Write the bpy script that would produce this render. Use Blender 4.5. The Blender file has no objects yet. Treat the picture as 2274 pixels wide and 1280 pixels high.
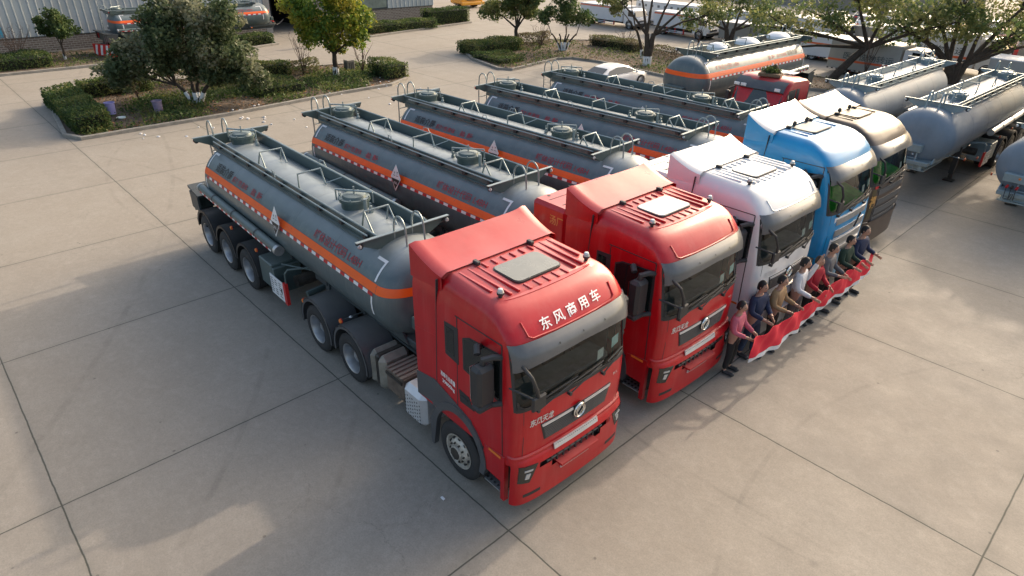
import bpy, math, random
import numpy as np
from mathutils import Vector, Matrix
random.seed(7)
PI=math.pi
SC=bpy.context.scene
COL=SC.collection
# ---------------------------------------------------------------- camera, sky, sun, exposure
def setup():
    cam=bpy.data.cameras.new('camera'); co=bpy.data.objects.new('camera',cam); COL.objects.link(co)
    r=Vector((0.66805664,0.74396529,0.0146961)).normalized(); f=Vector((-0.64393239,0.58790207,-0.48961438)).normalized()
    u=r.cross(f).normalized(); r=f.cross(u).normalized()
    m=Matrix((( r.x,u.x,-f.x,6.1332),(r.y,u.y,-f.y,-4.5219),(r.z,u.z,-f.z,7.7164),(0,0,0,1)))
    co.matrix_world=m
    cam.sensor_width=36; cam.lens=1432.8*36/2274; cam.clip_start=.1; cam.clip_end=1500
    SC.camera=co
    w=bpy.data.worlds.new('World'); SC.world=w; w.use_nodes=True
    nt=w.node_tree; nt.nodes.clear()
    out=nt.nodes.new('ShaderNodeOutputWorld'); bg=nt.nodes.new('ShaderNodeBackground'); sk=nt.nodes.new('ShaderNodeTexSky')
    sk.sky_type='NISHITA'; sk.sun_disc=False; sk.sun_elevation=math.radians(27.5); sk.sun_rotation=math.radians(-3.8)
    sk.air_density=1.1; sk.dust_density=6.0; sk.ozone_density=.6
    bg.inputs['Strength'].default_value=.15
    tn=nt.nodes.new('ShaderNodeMix'); tn.data_type='RGBA'; tn.blend_type='MULTIPLY'; tn.inputs[0].default_value=1; tn.inputs[7].default_value=(1,.985,.94,1); nt.links.new(sk.outputs[0],tn.inputs[6]); nt.links.new(tn.outputs[2],bg.inputs[0]); nt.links.new(bg.outputs[0],out.inputs[0])
    L=bpy.data.lights.new('sun','SUN'); L.energy=1.2; L.angle=math.radians(1.0); L.color=(1,.84,.67)
    lo=bpy.data.objects.new('sun',L); COL.objects.link(lo)
    d=Vector((0.13,-1.95,-1)).normalized()
    lo.rotation_euler=d.to_track_quat('-Z','Y').to_euler(); lo.location=(0,30,30)
    SC.view_settings.view_transform='Standard'; SC.view_settings.look='None'; SC.view_settings.gamma=1
    SC.view_settings.exposure=1.03
setup()
# ---------------------------------------------------------------- materials
MATS={}
def mat(name,col,rough=.6,metal=0,coat=0,var=0,vs=3.0,dust_glint=0,dcol=(.42,.36,.30),bump=0,bs=60,spec=.5,emit=None,streak=0):
    if name in MATS: return MATS[name]
    m=bpy.data.materials.new(name); m.use_nodes=True; nt=m.node_tree; N=nt.nodes; K=nt.links
    b=N['Principled BSDF']; b.inputs['Roughness'].default_value=rough; b.inputs['Metallic'].default_value=metal
    b.inputs['Coat Weight'].default_value=coat; b.inputs['Coat Roughness'].default_value=.08
    b.inputs['Specular IOR Level'].default_value=spec
    b.inputs['Base Color'].default_value=(*col,1)
    tc=N.new('ShaderNodeTexCoord'); cur=None
    def mixc(fac,a,bcol):
        x=N.new('ShaderNodeMix'); x.data_type='RGBA'
        if isinstance(fac,float): x.inputs[0].default_value=fac
        else: K.new(fac,x.inputs[0])
        for i,v in ((6,a),(7,bcol)):
            if isinstance(v,tuple): x.inputs[i].default_value=(*v,1)
            else: K.new(v,x.inputs[i])
        return x.outputs[2]
    if var:
        n=N.new('ShaderNodeTexNoise'); n.inputs['Scale'].default_value=vs; n.inputs['Detail'].default_value=6; n.inputs['Roughness'].default_value=.65
        K.new(tc.outputs['Object'],n.inputs['Vector'])
        mr=N.new('ShaderNodeMapRange'); mr.inputs[1].default_value=.3; mr.inputs[2].default_value=.7; K.new(n.outputs[0],mr.inputs[0])
        cur=mixc(mr.outputs[0],tuple(min(1,c*(1-var)) for c in col),tuple(min(1,c*(1+var)) for c in col))
        r2=N.new('ShaderNodeMapRange'); r2.inputs[3].default_value=max(.02,rough-.08); r2.inputs[4].default_value=min(1,rough+.12); K.new(n.outputs[0],r2.inputs[0]); K.new(r2.outputs[0],b.inputs['Roughness'])
    if dust_glint:  # pale tint on upward faces: dust on most paints, painted sun glint on TANK
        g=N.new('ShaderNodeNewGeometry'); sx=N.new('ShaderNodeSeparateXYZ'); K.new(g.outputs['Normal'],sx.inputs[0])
        mr=N.new('ShaderNodeMapRange'); mr.inputs[1].default_value=.62; mr.inputs[2].default_value=.99; mr.inputs[4].default_value=dust_glint; K.new(sx.outputs[2],mr.inputs[0])
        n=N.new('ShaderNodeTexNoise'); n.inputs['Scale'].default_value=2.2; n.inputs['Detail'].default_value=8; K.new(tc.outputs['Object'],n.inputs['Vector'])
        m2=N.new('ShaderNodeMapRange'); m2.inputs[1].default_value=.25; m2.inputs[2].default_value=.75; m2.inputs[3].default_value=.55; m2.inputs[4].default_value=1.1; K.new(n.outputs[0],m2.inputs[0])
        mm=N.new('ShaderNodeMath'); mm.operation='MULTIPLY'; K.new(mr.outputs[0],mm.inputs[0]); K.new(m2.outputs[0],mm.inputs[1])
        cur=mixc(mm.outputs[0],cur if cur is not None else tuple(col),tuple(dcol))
    if streak:
        mp=N.new('ShaderNodeMapping'); mp.inputs['Scale'].default_value=(7,7,.55); K.new(tc.outputs['Object'],mp.inputs[0])
        n=N.new('ShaderNodeTexNoise'); n.inputs['Scale'].default_value=1.0; n.inputs['Detail'].default_value=7; n.inputs['Roughness'].default_value=.7; K.new(mp.outputs[0],n.inputs['Vector'])
        mr=N.new('ShaderNodeMapRange'); mr.inputs[1].default_value=.50; mr.inputs[2].default_value=.78; mr.inputs[4].default_value=streak; K.new(n.outputs[0],mr.inputs[0])
        cur=mixc(mr.outputs[0],cur if cur is not None else tuple(col),tuple(c*.45+d*.45 for c,d in zip(col,dcol)))
        nb=N.new('ShaderNodeTexNoise'); nb.inputs['Scale'].default_value=1.6; nb.inputs['Detail'].default_value=1; K.new(tc.outputs['Object'],nb.inputs['Vector'])
        bb=N.new('ShaderNodeBump'); bb.inputs['Strength'].default_value=.25; bb.inputs['Distance'].default_value=.03; K.new(nb.outputs[0],bb.inputs['Height']); K.new(bb.outputs[0],b.inputs['Normal']); K.new(bb.outputs[0],b.inputs['Coat Normal'])
    if cur is not None: K.new(cur,b.inputs['Base Color'])
    if bump:
        n=N.new('ShaderNodeTexNoise'); n.inputs['Scale'].default_value=bs; n.inputs['Detail'].default_value=4; K.new(tc.outputs['Object'],n.inputs['Vector'])
        bp=N.new('ShaderNodeBump'); bp.inputs['Strength'].default_value=bump; bp.inputs['Distance'].default_value=.02; K.new(n.outputs[0],bp.inputs['Height']); K.new(bp.outputs[0],b.inputs['Normal'])
    if emit: b.inputs['Emission Color'].default_value=(*emit,1); b.inputs['Emission Strength'].default_value=1
    m.diffuse_color=(*col,1)
    MATS[name]=m; return m
def glass(name,tint=(.74,.80,.76),mixf=.75):
    m=bpy.data.materials.new(name); m.use_nodes=True; nt=m.node_tree; nt.nodes.clear(); N=nt.nodes; K=nt.links
    o=N.new('ShaderNodeOutputMaterial'); mx=N.new('ShaderNodeMixShader'); t=N.new('ShaderNodeBsdfTransparent'); g=N.new('ShaderNodeBsdfGlossy')
    t.inputs[0].default_value=(*tint,1); g.inputs['Roughness'].default_value=.03
    fr=N.new('ShaderNodeFresnel'); fr.inputs[0].default_value=1.5
    K.new(fr.outputs[0],mx.inputs[0]); K.new(t.outputs[0],mx.inputs[1]); K.new(g.outputs[0],mx.inputs[2]); K.new(mx.outputs[0],o.inputs[0])
    MATS[name]=m; return m
RED=mat('red_paint',(.45,.005,.011),.30,0,.35,.10,2.0,dust_glint=.38,dcol=(.66,.28,.25),spec=.35,streak=.25)
WHITEP=mat('white_paint',(.72,.72,.73),.32,0,.5,.04,2.0,dust_glint=.3,dcol=(.66,.63,.58))
BLUE=mat('blue_paint',(.006,.24,.52),.34,0,.3,.10,2.0,dust_glint=.22,dcol=(.35,.50,.60))
BROWN=mat('brown_paint',(.070,.045,.033),.42,.0,.15,.15,2.0,dust_glint=.35,dcol=(.20,.15,.12),streak=.4)
BLACKP=mat('black_plastic',(.028,.029,.032),.5,var=.2,dust_glint=.5,dcol=(.14,.13,.12))
GREYP=mat('grey_plastic',(.075,.078,.085),.42,0,.25,.15,3,dust_glint=.45,dcol=(.2,.19,.17))
VISOR=mat('visor_plastic',(.10,.104,.11),.30,0,.45,.15,3,dust_glint=.5,dcol=(.30,.28,.25))
TANK=mat('tank_grey',(.084,.118,.130),.40,.12,.28,.12,1.3,dust_glint=.85,dcol=(.36,.39,.395),streak=.45)  # upward faces lightened: sun glint on the tank top put into the colour
STEEL=mat('dark_chassis_steel',(.045,.058,.064),.5,.1,0,.25,4,dust_glint=.4,dcol=(.17,.16,.14))
TRIM=mat('tank_trim_paint',(.075,.110,.110),.42,.1,.2,.15,3,dust_glint=.4,dcol=(.34,.37,.35))
TUBE=mat('painted_tube',(.26,.31,.32),.34,.4,0,.12,4)
RUBBER=mat('tyre_rubber',(.030,.030,.031),.82,var=.25,vs=5,dust_glint=.4,dcol=(.12,.11,.10))
RIM=mat('silver_rim',(.42,.43,.45),.34,.75,0,.15,6)
RIMD=mat('dusty_rim',(.50,.47,.42),.5,.5,0,.35,9)
CHROME=mat('chrome',(.72,.73,.75),.18,1)
ALU=mat('aluminium',(.52,.53,.54),.38,.8,0,.2,6)
ALUW=mat('light_alloy_cover',(.62,.63,.65),.38,.4,0,.08,6)
ORANGE=mat('orange_tape',(.86,.11,.004),.45,0,.1,.08,3)
REFW=mat('white_tape',(.74,.75,.77),.4); REFR=mat('red_tape',(.5,.012,.02),.4)
TXR=mat('red_lettering',(.30,.03,.04),.5); TXK=mat('black_lettering',(.02,.02,.022),.5); TXW=mat('white_lettering',(.82,.82,.82),.4)
GOLD=mat('gold_lettering',(.60,.33,.10),.35,.4)
DGLASS=mat('dark_glass',(.012,.016,.016),.05,0,0,spec=.8)
CLEAR=glass('clear_glass')
HATCH=mat('tinted_hatch',(.10,.11,.10),.25,0,.5,.3,3,dust_glint=.55,dcol=(.33,.32,.27))
HATCHW=mat('white_hatch',(.72,.72,.68),.35,dust_glint=.3)
HATCHB=mat('beige_hatch',(.50,.46,.38),.6)
INT=mat('dark_interior',(.24,.26,.25),.8,var=.3); INTG=mat('green_dashboard_mat',(.06,.52,.05),.85,var=.3,vs=8)
SEAT=mat('seat_fabric',(.25,.26,.27),.9,var=.3,vs=8)
LENS=mat('lamp_lens',(.5,.52,.53),.1,.3,.5); LAMPO=mat('amber_lens',(.75,.20,.03),.3); LAMPR=mat('red_lens',(.6,.03,.03),.3)
PAPER=mat('pale_paper',(.62,.80,.80),.8,var=.15,vs=20); PAPERW=mat('white_paper',(.72,.74,.72),.8,var=.15,vs=20)
GREASE=mat('greasy_metal',(.05,.045,.04),.5,.3,0,.6,6,dust_glint=.4,dcol=(.2,.16,.12))
RUSTY=mat('dusty_battery_box',(.13,.10,.08),.7,.1,0,.5,6,dust_glint=.7,dcol=(.36,.29,.23))
BEIGE=mat('dusty_air_tank',(.26,.245,.21),.6,.2,0,.25,5,dust_glint=.5,dcol=(.42,.38,.32))
SILVT=mat('silver_grey_tank',(.19,.235,.285),.5,.0,.0,.14,1.2,spec=.3,dust_glint=.35,dcol=(.36,.38,.39),streak=.4)
SILTR=mat('silver_grey_trim',(.26,.33,.36),.4,.3,0,.15,3)
SKIN=mat('skin',(.42,.24,.17),.55); HAIR=mat('black_hair',(.012,.011,.011),.6)
# ---------------------------------------------------------------- mesh builder
class MB:
    def __init__(s): s.v=[]; s.f=[]; s.m=[]; s.mats=[]
    def mi(s,m):
        if m not in s.mats: s.mats.append(m)
        return s.mats.index(m)
    def add(s,vs,fs,m):
        o=len(s.v); k=s.mi(m); s.v+=[tuple(p) for p in vs]
        for f in fs: s.f.append(tuple(i+o for i in f)); s.m.append(k)
        return s
    def box(s,x0,x1,y0,y1,z0,z1,m,b=0):
        if b<=0:
            v=[(x,y,z) for x in (x0,x1) for y in (y0,y1) for z in (z0,z1)]
            return s.add(v,[(0,1,3,2),(4,6,7,5),(0,4,5,1),(2,3,7,6),(0,2,6,4),(1,5,7,3)],m)
        # chamfered box: 24 verts
        b=min(b,(x1-x0)/2.01,(y1-y0)/2.01,(z1-z0)/2.01)
        v=[];idx={}
        X=(x0,x1);Y=(y0,y1);Z=(z0,z1);sg=(1,-1)
        for i in (0,1):
            for j in (0,1):
                for k in (0,1):
                    idx[i,j,k,0]=len(v); v.append((X[i],Y[j]+sg[j]*b,Z[k]+sg[k]*b))
                    idx[i,j,k,1]=len(v); v.append((X[i]+sg[i]*b,Y[j],Z[k]+sg[k]*b))
                    idx[i,j,k,2]=len(v); v.append((X[i]+sg[i]*b,Y[j]+sg[j]*b,Z[k]))
        f=[]
        for a in range(3):
            for e in (0,1):
                q=[]
                for (p,r) in ((0,0),(1,0),(1,1),(0,1)):
                    t=[p,r]; t.insert(a,e); q.append(idx[t[0],t[1],t[2],a])
                f.append(tuple(q) if e^(a==1) else tuple(q[::-1]))
        for a in range(3):      # edges parallel to axis a
            o1,o2=[c for c in range(3) if c!=a]
            for e1 in (0,1):
                for e2 in (0,1):
                    def g(k,ax):
                        t=[0,0,0]; t[a]=k; t[o1]=e1; t[o2]=e2; return idx[t[0],t[1],t[2],ax]
                    f.append((g(0,o1),g(1,o1),g(1,o2),g(0,o2)))
        for i in (0,1):
            for j in (0,1):
                for k in (0,1): f.append((idx[i,j,k,0],idx[i,j,k,1],idx[i,j,k,2]))
        return s.add(v,f,m)
    def tube(s,pts,r,m,n=8,cap=True,r1=None):
        pts=[Vector(p) for p in pts]; V=[];F=[]; N=len(pts); prev=None
        for i,p in enumerate(pts):
            d=((pts[min(i+1,N-1)]-pts[max(i-1,0)])).normalized()
            if prev is None:
                a=Vector((0,0,1)) if abs(d.z)<.9 else Vector((1,0,0)); u=d.cross(a).normalized()
            else: u=(prev-d*prev.dot(d)).normalized()
            prev=u; w=d.cross(u); rr=r if r1 is None else r+(r1-r)*i/(N-1)
            for k in range(n):
                t=2*PI*k/n; V.append(p+(u*math.cos(t)+w*math.sin(t))*rr)
        for i in range(N-1):
            for k in range(n): F.append((i*n+k,i*n+(k+1)%n,(i+1)*n+(k+1)%n,(i+1)*n+k))
        if cap: F.append(tuple(range(n))[::-1]); F.append(tuple((N-1)*n+k for k in range(n)))
        return s.add(V,F,m)
    def lathe(s,prof,m,c=(0,0,0),ax='z',n=24,a0=0,a1=2*PI,close=True):
        # prof: list of (radius, along axis)
        V=[];F=[];full=abs(a1-a0-2*PI)<1e-6; k=n if full else n+1
        for r,h in prof:
            for i in range(k):
                t=a0+(a1-a0)*i/n; x,y=r*math.cos(t),r*math.sin(t)
                p=(x,y,h) if ax=='z' else ((h,x,y) if ax=='x' else (x,h,y))
                V.append((p[0]+c[0],p[1]+c[1],p[2]+c[2]))
        for j in range(len(prof)-1):
            for i in range(n if full else n):
                a=j*k+i; b=j*k+(i+1)%k if full else j*k+i+1; F.append((a,b,b+k,a+k))
        return s.add(V,F,m)
    def prism(s,poly,ax,a0,a1,m):
        # poly in the two other axes (order xyz minus ax)
        n=len(poly); V=[]
        for a in (a0,a1):
            for p in poly:
                q=list(p); q.insert('xyz'.index(ax),a); V.append(q)
        F=[tuple(range(n)),tuple(range(2*n-1,n-1,-1))]+[(i,i+n,(i+1)%n+n,(i+1)%n) for i in range(n)]
        return s.add(V,F,m)
    def grid(s,fn,us,vs,m,skip=None):
        V=[fn(u,v) for v in vs for u in us]; nu=len(us); F=[]
        for j in range(len(vs)-1):
            for i in range(nu-1):
                if skip and skip((us[i]+us[i+1])/2,(vs[j]+vs[j+1])/2): continue
                F.append((j*nu+i,j*nu+i+1,(j+1)*nu+i+1,(j+1)*nu+i))
        return s.add(V,F,m)
    def shell(s,fn,us,vs,m,th=.004,off=.004):
        # patch lying on surface fn, standing proud by off, thickness th, closed rim
        e=1e-3; out=[];inn=[]
        for v in vs:
            for u in us:
                p=Vector(fn(u,v)); du=Vector(fn(u+e,v))-Vector(fn(u-e,v)); dv=Vector(fn(u,v+e))-Vector(fn(u,v-e)); n=du.cross(dv)
                n=n.normalized() if n.length>1e-12 else Vector((0,0,1))
                out.append(p+n*off); inn.append(p+n*(off-th))
        nu=len(us);nv=len(vs);F=[];o=nu*nv
        for j in range(nv-1):
            for i in range(nu-1):
                q=(j*nu+i,j*nu+i+1,(j+1)*nu+i+1,(j+1)*nu+i); F.append(q)
        rim=[i for i in range(nu)]+[j*nu+nu-1 for j in range(1,nv)]+[(nv-1)*nu+i for i in range(nu-2,-1,-1)]+[j*nu for j in range(nv-2,0,-1)]
        for a,b in zip(rim,rim[1:]+rim[:1]): F.append((a,a+o,b+o,b))
        return s.add(out+inn,F,m)
    def build(s,name,parent=None,off=(0,0,0),ang=35,smooth=True,loc=None):
        me=bpy.data.meshes.new(name)
        vs=[(p[0]-off[0],p[1]-off[1],p[2]-off[2]) for p in s.v]
        me.from_pydata(vs,[],s.f); 
        for m in s.mats: me.materials.append(m)
        me.polygons.foreach_set('material_index',s.m); me.update(); 
        if smooth:
            me.polygons.foreach_set('use_smooth',[True]*len(me.polygons)); me.set_sharp_from_angle(angle=math.radians(ang))
        o=bpy.data.objects.new(name,me); COL.objects.link(o)
        if parent: o.parent=parent
        if loc: o.location=loc
        return o
def lin(a,b,n): return [a+(b-a)*i/(n-1) for i in range(n)]
def thing(name,label,cat,loc=(0,0,0),rz=0,group=None,scale=None):
    o=bpy.data.objects.new(name,None); COL.objects.link(o); o.location=loc; o.rotation_euler=(0,0,rz); o['label']=label; o['category']=cat
    o.empty_display_size=.3
    if group: o['group']=group
    if scale: o.scale=scale
    return o
def tag(o,label,cat,group=None):
    o['label']=label; o['category']=cat
    if group: o['group']=group
    return o
def struct(o): o['kind']='structure'; return o
def stuff(o,label=None,cat=None):
    o['kind']='stuff'
    if label: o['label']=label
    if cat: o['category']=cat
    return o
def copy_tree(o,parent=None,label=None,loc=None,rz=None,scale=None,drop=()):
    c=o.copy(); COL.objects.link(c)
    if parent: c.parent=parent
    else:
        c['label']=label
        if loc: c.location=loc
        if rz is not None: c.rotation_euler=(0,0,rz)
        if scale: c.scale=scale
    for ch in list(o.children):
        if ch.name.split('.')[0] in drop: continue
        copy_tree(ch,c)
    return c
_cjk=None
def text_poly(txt,size,bold=0):
    cu=bpy.data.curves.new('t','FONT'); cu.body=txt; cu.size=size; cu.offset=bold; cu.fill_mode='FRONT' if False else 'BOTH'; cu.resolution_u=3
    o=bpy.data.objects.new('t',cu); COL.objects.link(o); dg=bpy.context.evaluated_depsgraph_get(); dg.update()
    me=bpy.data.meshes.new_from_object(o.evaluated_get(dg)); vs=[tuple(v.co) for v in me.vertices]; fs=[tuple(p.vertices) for p in me.polygons]
    bpy.data.objects.remove(o); bpy.data.curves.remove(cu); bpy.data.meshes.remove(me)
    return vs,fs
def put_text(mb,txt,size,fn,m,bold=0,width=None):
    vs,fs=text_poly(txt,size,bold)
    if not vs: return
    x0=min(v[0] for v in vs); x1=max(v[0] for v in vs); k=1 if width is None else width/(x1-x0)
    mb.add([fn((v[0]-x0)*k,v[1]) for v in vs],fs,m)
# ---------------------------------------------------------------- wheels
def make_wheel(parent,x,y,side,R=.5,w=.29,kind='dual',z=None,name='wheel'):
    # side -1: outer face towards -y ; wheel > tyre, rim
    z=R if z is None else z
    e=bpy.data.objects.new(name,None); COL.objects.link(e); e.parent=parent; e.location=(x,y,z); e.empty_display_size=.2
    s=side; t=MB(); rr=.30
    def tyre(o):
        prof=[(rr,o),(rr+.03,o+s*.012),(R-.09,o+s*.022),(R-.03,o+s*.005),(R,o-s*.03),(R,o-s*(w-.03)),(R-.03,o-s*(w-.005)),(rr+.03,o-s*(w-.01)),(rr,o-s*w)]
        t.lathe(prof,RUBBER,ax='y',n=36)
        for k in range(4):
            yy=o-s*(.05+.06*k); t.lathe([(R-.004,yy-.006),(R+.006,yy-.004),(R+.006,yy-.03),(R-.004,yy-.032)],RUBBER,ax='y',n=36)
    tyre(0)
    if kind=='dual': tyre(-s*(w+.06))
    t.build('tyre',e)
    m=MB(); M=RIM if kind!='front' else RIMD
    if kind=='dual':
        m.lathe([(.31,.012*s),(.29,.0),(.275,-.05*s),(.262,-.19*s),(.20,-.22*s),(.10,-.21*s),(.10,-.10*s),(.07,-.085*s),(.001,-.08*s)],M,ax='y',n=28)
        for k in range(10):
            a=2*PI*k/10; m.tube([(.155*math.cos(a),-.215*s,.155*math.sin(a)),(.155*math.cos(a),-.17*s,.155*math.sin(a))],.016,GREASE,6)
    else:
        m.lathe([(.31,.014*s),(.285,.012*s),(.27,-.03*s),(.245,-.05*s),(.21,.005*s),(.17,.03*s),(.13,.035*s),(.125,.07*s),(.085,.085*s),(.001,.09*s)],M,ax='y',n=30)
        for k in range(10):
            a=2*PI*k/10; m.tube([(.165*math.cos(a),.0*s,.165*math.sin(a)),(.165*math.cos(a),.058*s,.165*math.sin(a))],.017,GREASE,6)
            a+=.31; m.tube([(.233*math.cos(a),-.03*s,.233*math.sin(a)),(.226*math.cos(a),.002*s,.226*math.sin(a))],.026,BLACKP,8)
        m.lathe([(.10,.071*s),(.105,.09*s),(.001,.098*s)],GREASE,ax='y',n=16)
    m.build('rim',e)
    return e
def mudguard(parent,x,y0,y1,R=.60,z=.5,a0=8,a1=172,name='mudguard',ribs=True,M=None):
    M=M or GREYP; m=MB(); th=.018; n=26; A=[math.radians(a0+(a1-a0)*i/n) for i in range(n+1)]
    V=[];F=[]
    for i,a in enumerate(A):
        r=R+(.012 if ribs and 6<i<n-6 and i%2 else 0)
        for rr in (r,r+th):
            for y in (y0,y1): V.append((x+rr*math.cos(a),y,z+rr*math.sin(a)))
    for i in range(n):
        b=i*4;c=b+4; F+=[(b,b+1,c+1,c),(b+2,c+2,c+3,b+3),(b,c,c+2,b+2),(b+1,b+3,c+3,c+1)]
    F+=[(0,2,3,1),(n*4,n*4+1,n*4+3,n*4+2)]
    m.add(V,F,M)
    # side lip
    for yy,s in ((y0,1),(y1,-1)):
        V=[];F=[]
        for i,a in enumerate(A):
            for rr in (R-.05,R+th):
                V.append((x+rr*math.cos(a),yy,z+rr*math.sin(a))); V.append((x+rr*math.cos(a),yy+s*.014,z+rr*math.sin(a)))
        for i in range(n):
            b=i*4;c=b+4; F+=[(b,b+2,c+2,c),(b+1,c+1,c+3,b+3),(b,c,c+1,b+1),(b+2,b+3,c+3,c+2)]
        m.add(V,F,M)
    return m.build(name,parent,off=parent['_off'] if '_off' in parent else (0,0,0),ang=30)
# ---------------------------------------------------------------- tank semi-trailer (built in lane coordinates, then shifted)
TA,TB,TC=1.0,.88,1.93; TY=0.0
def tpt(x,t,off=0):   # t: angle up from the horizontal on the -y flank
    n=Vector((0,-math.cos(t)/TA,math.sin(t)/TB)).normalized()
    return (x,-TA*math.cos(t)+n.y*off,TC+TB*math.sin(t)+n.z*off)
def make_trailer(label,cat,name,silver=False,group=None,X0=-7.0,full=True):
    T=thing(name,label,cat,group=group); T['_off']=(X0,0,0); O=(X0,0,0)
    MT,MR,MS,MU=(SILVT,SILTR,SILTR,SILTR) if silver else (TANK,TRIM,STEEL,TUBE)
    xr,xf=-10.6,-2.55
    # tank shell
    m=MB(); ns=48; secs=[]
    for k in range(9):
        a=PI/2*k/8; secs.append((xr-.34*math.cos(a) ,max(.001,math.sin(a)**.62)))
    for k in range(13): secs.append((xr+(xf-xr)*(k+.0)/12+ (1e-3 if k==0 else 0),1))
    for k in range(1,11):
        a=PI/2*k/10; secs.append((xf+.52*math.sin(a),max(.001,math.cos(a)**.62)))
    V=[];F=[]
    for x,s in secs:
        for i in range(ns):
            t=2*PI*i/ns; V.append((x,-TA*s*math.cos(t),TC+TB*s*math.sin(t)))
    for j in range(len(secs)-1):
        for i in range(ns): F.append((j*ns+i,j*ns+(i+1)%ns,(j+1)*ns+(i+1)%ns,(j+1)*ns+i))
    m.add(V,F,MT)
    # weld seams of the shell rings
    for x in (-9.0,-7.4,-5.8,-4.2,xr+.01,xf-.01):
        V=[];F=[]
        for i in range(ns+1):
            t=2*PI*i/ns
            for dx in (-.018,0,.018): V.append((x+dx,-(TA+(.005 if dx==0 else .0005))*math.cos(t),TC+(TB+(.005 if dx==0 else .0005))*math.sin(t)))
        for i in range(ns):
            b=i*3; F+=[(b,b+1,b+4,b+3),(b+1,b+2,b+5,b+4)]
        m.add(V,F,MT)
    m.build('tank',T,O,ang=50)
    # orange band all round and reflective tape
    def band(t0,t1,off,M,mm,xs,sides=(1,-1)):
        for sg in sides:
            for a,b in xs:
                n=max(2,int((b-a)/.6)+1)
                fn=lambda x,t: (lambda q:(q[0],q[1]*sg,q[2]))(tpt(x,t,off))
                V=[];F=[];X=lin(a,b,n);Tt=lin(t0,t1,4)
                mm.grid(fn,X,Tt,M)
    b0,b1=math.radians(15),math.radians(25.6)
    s=MB(); SM=ORANGE
    def ring(front):
        n=40; V=[];F=[]
        z0,z1=TC+TB*math.sin(b0),TC+TB*math.sin(b1)
        for i in range(n+1):
            for z in (z0,(z0+z1)/2,z1):
                # super-ellipsoid head at height z : outline by scale s
                q=(z-TC)/TB; th=-PI/2+PI*i/n   # across y
                ymax=math.sqrt(1-q*q); y=math.sin(th)*ymax; rr=math.sqrt(y*y+q*q); rr=min(rr,1)
                if front: a=math.acos(min(1,rr**(1/.62))); x=xf+.52*math.sin(a)+.006
                else: a=math.asin(min(1,rr**(1/.62))); x=xr-.34*math.cos(a)-.006
                V.append((x,y*TA*1.004,z))
        for i in range(n):
            for j in (0,1): F.append((i*3+j,i*3+j+1,(i+1)*3+j+1,(i+1)*3+j))
        s.add(V,F,SM)
    band(b0,b1,.004,SM,s,[(xr,xf)]); ring(True); ring(False)
    if silver==False: s.build('orange_band',T,O)
    if not silver:
        for sd in (1,-1):
            s=MB(); x=xr+.15; k=0
            while x<xf-.1:
                band(math.radians(10.3),math.radians(14.2),.006,REFW if k%2 else REFR,s,[(x,min(x+.16,xf-.05))],(sd,)); x+=.16; k+=1
            s.build('reflective_tape',T,O)
        R_=math.radians
        for x0,x1,sd in ((xf-.36,xf-.06,1),(xr+.06,xr+.30,1),(xf-.36,xf-.06,-1),(xr+.06,xr+.30,-1)):
            s=MB(); xe=x1 if x1>-5 else x0; a,b=(xe-.05,xe) if x1>-5 else (xe,xe+.05)
            band(R_(27.5),R_(50),.006,REFW,s,[(a,b)],(sd,)); band(R_(50),R_(53.4),.006,REFW,s,[(x0,x1)],(sd,)); band(R_(-14),R_(10),.006,REFW,s,[(a,b)],(sd,)); s.build('outline_mark',T,O)
        for sg in (1,-1):
            def pl(u,v,o,xc=-6.35):
                q=tpt(xc,R_(26)); dz=.96; a=math.radians(17)
                p=Vector((xc+u, -1.0-o+.02+v*math.sin(a)*.35 , TC+.33+v)); return (p.x,p.y*sg,p.z)
            s=MB(); r=.33
            for (poly,M,o) in (([(-r*.62,0),(0,-r),(r*.62,0),(0,r)],REFW,.05),([(-r*.52,-.028),(0,-r+.05),(r*.52,-.028)],TXK,.056)):
                V=[pl(u,v,o) for u,v in poly]+[pl(u,v,o-.008) for u,v in poly]; n=len(poly)
                s.add(V,[tuple(range(n)),tuple(range(2*n-1,n-1,-1))]+[(i,i+n,(i+1)%n+n,(i+1)%n) for i in range(n)],M)
            for u,v,w,h in ((-.07,.13,.06,.012),(.05,.15,.05,.012),(-.09,.05,.08,.014),(.03,.05,.07,.014),(-.05,.09,.012,.05),(.06,.1,.012,.05)):
                s.add([pl(u,v,.057),pl(u+w,v,.057),pl(u+w,v+h,.057),pl(u,v+h,.057)],[(0,1,2,3)],TXK)
            put_text(s,'腐蚀品',.07,lambda u,v:pl((u-.07)*sg if sg>0 else -(u-.07),v-.15,.058),REFW,width=.14)
            s.build('hazard_placard',T,O)
            def tx(x0,t0,wd,txt,size,M,bold=.004):
                s=MB()
                def fn(u,v):
                    xx=x0+u if sg>0 else x0+wd-u
                    q=tpt(xx,t0+v/.93,.007); return (q[0],q[1]*sg,q[2])
                put_text(s,txt,size,fn,M,bold,width=wd); s.build('lettering',T,O)
            tx(-10.05,R_(30),.95,'适装介质',.24,TXK,.005); tx(-9.02,R_(30),.85,'腐蚀性液体',.16,TXR,.002); tx(-7.95,R_(30),.55,'盐 酸',.17,TXR,.003)
            tx(-4.95,R_(30),1.75,'罐体设计代码 L4BH',.21,TXR,.002)
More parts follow.
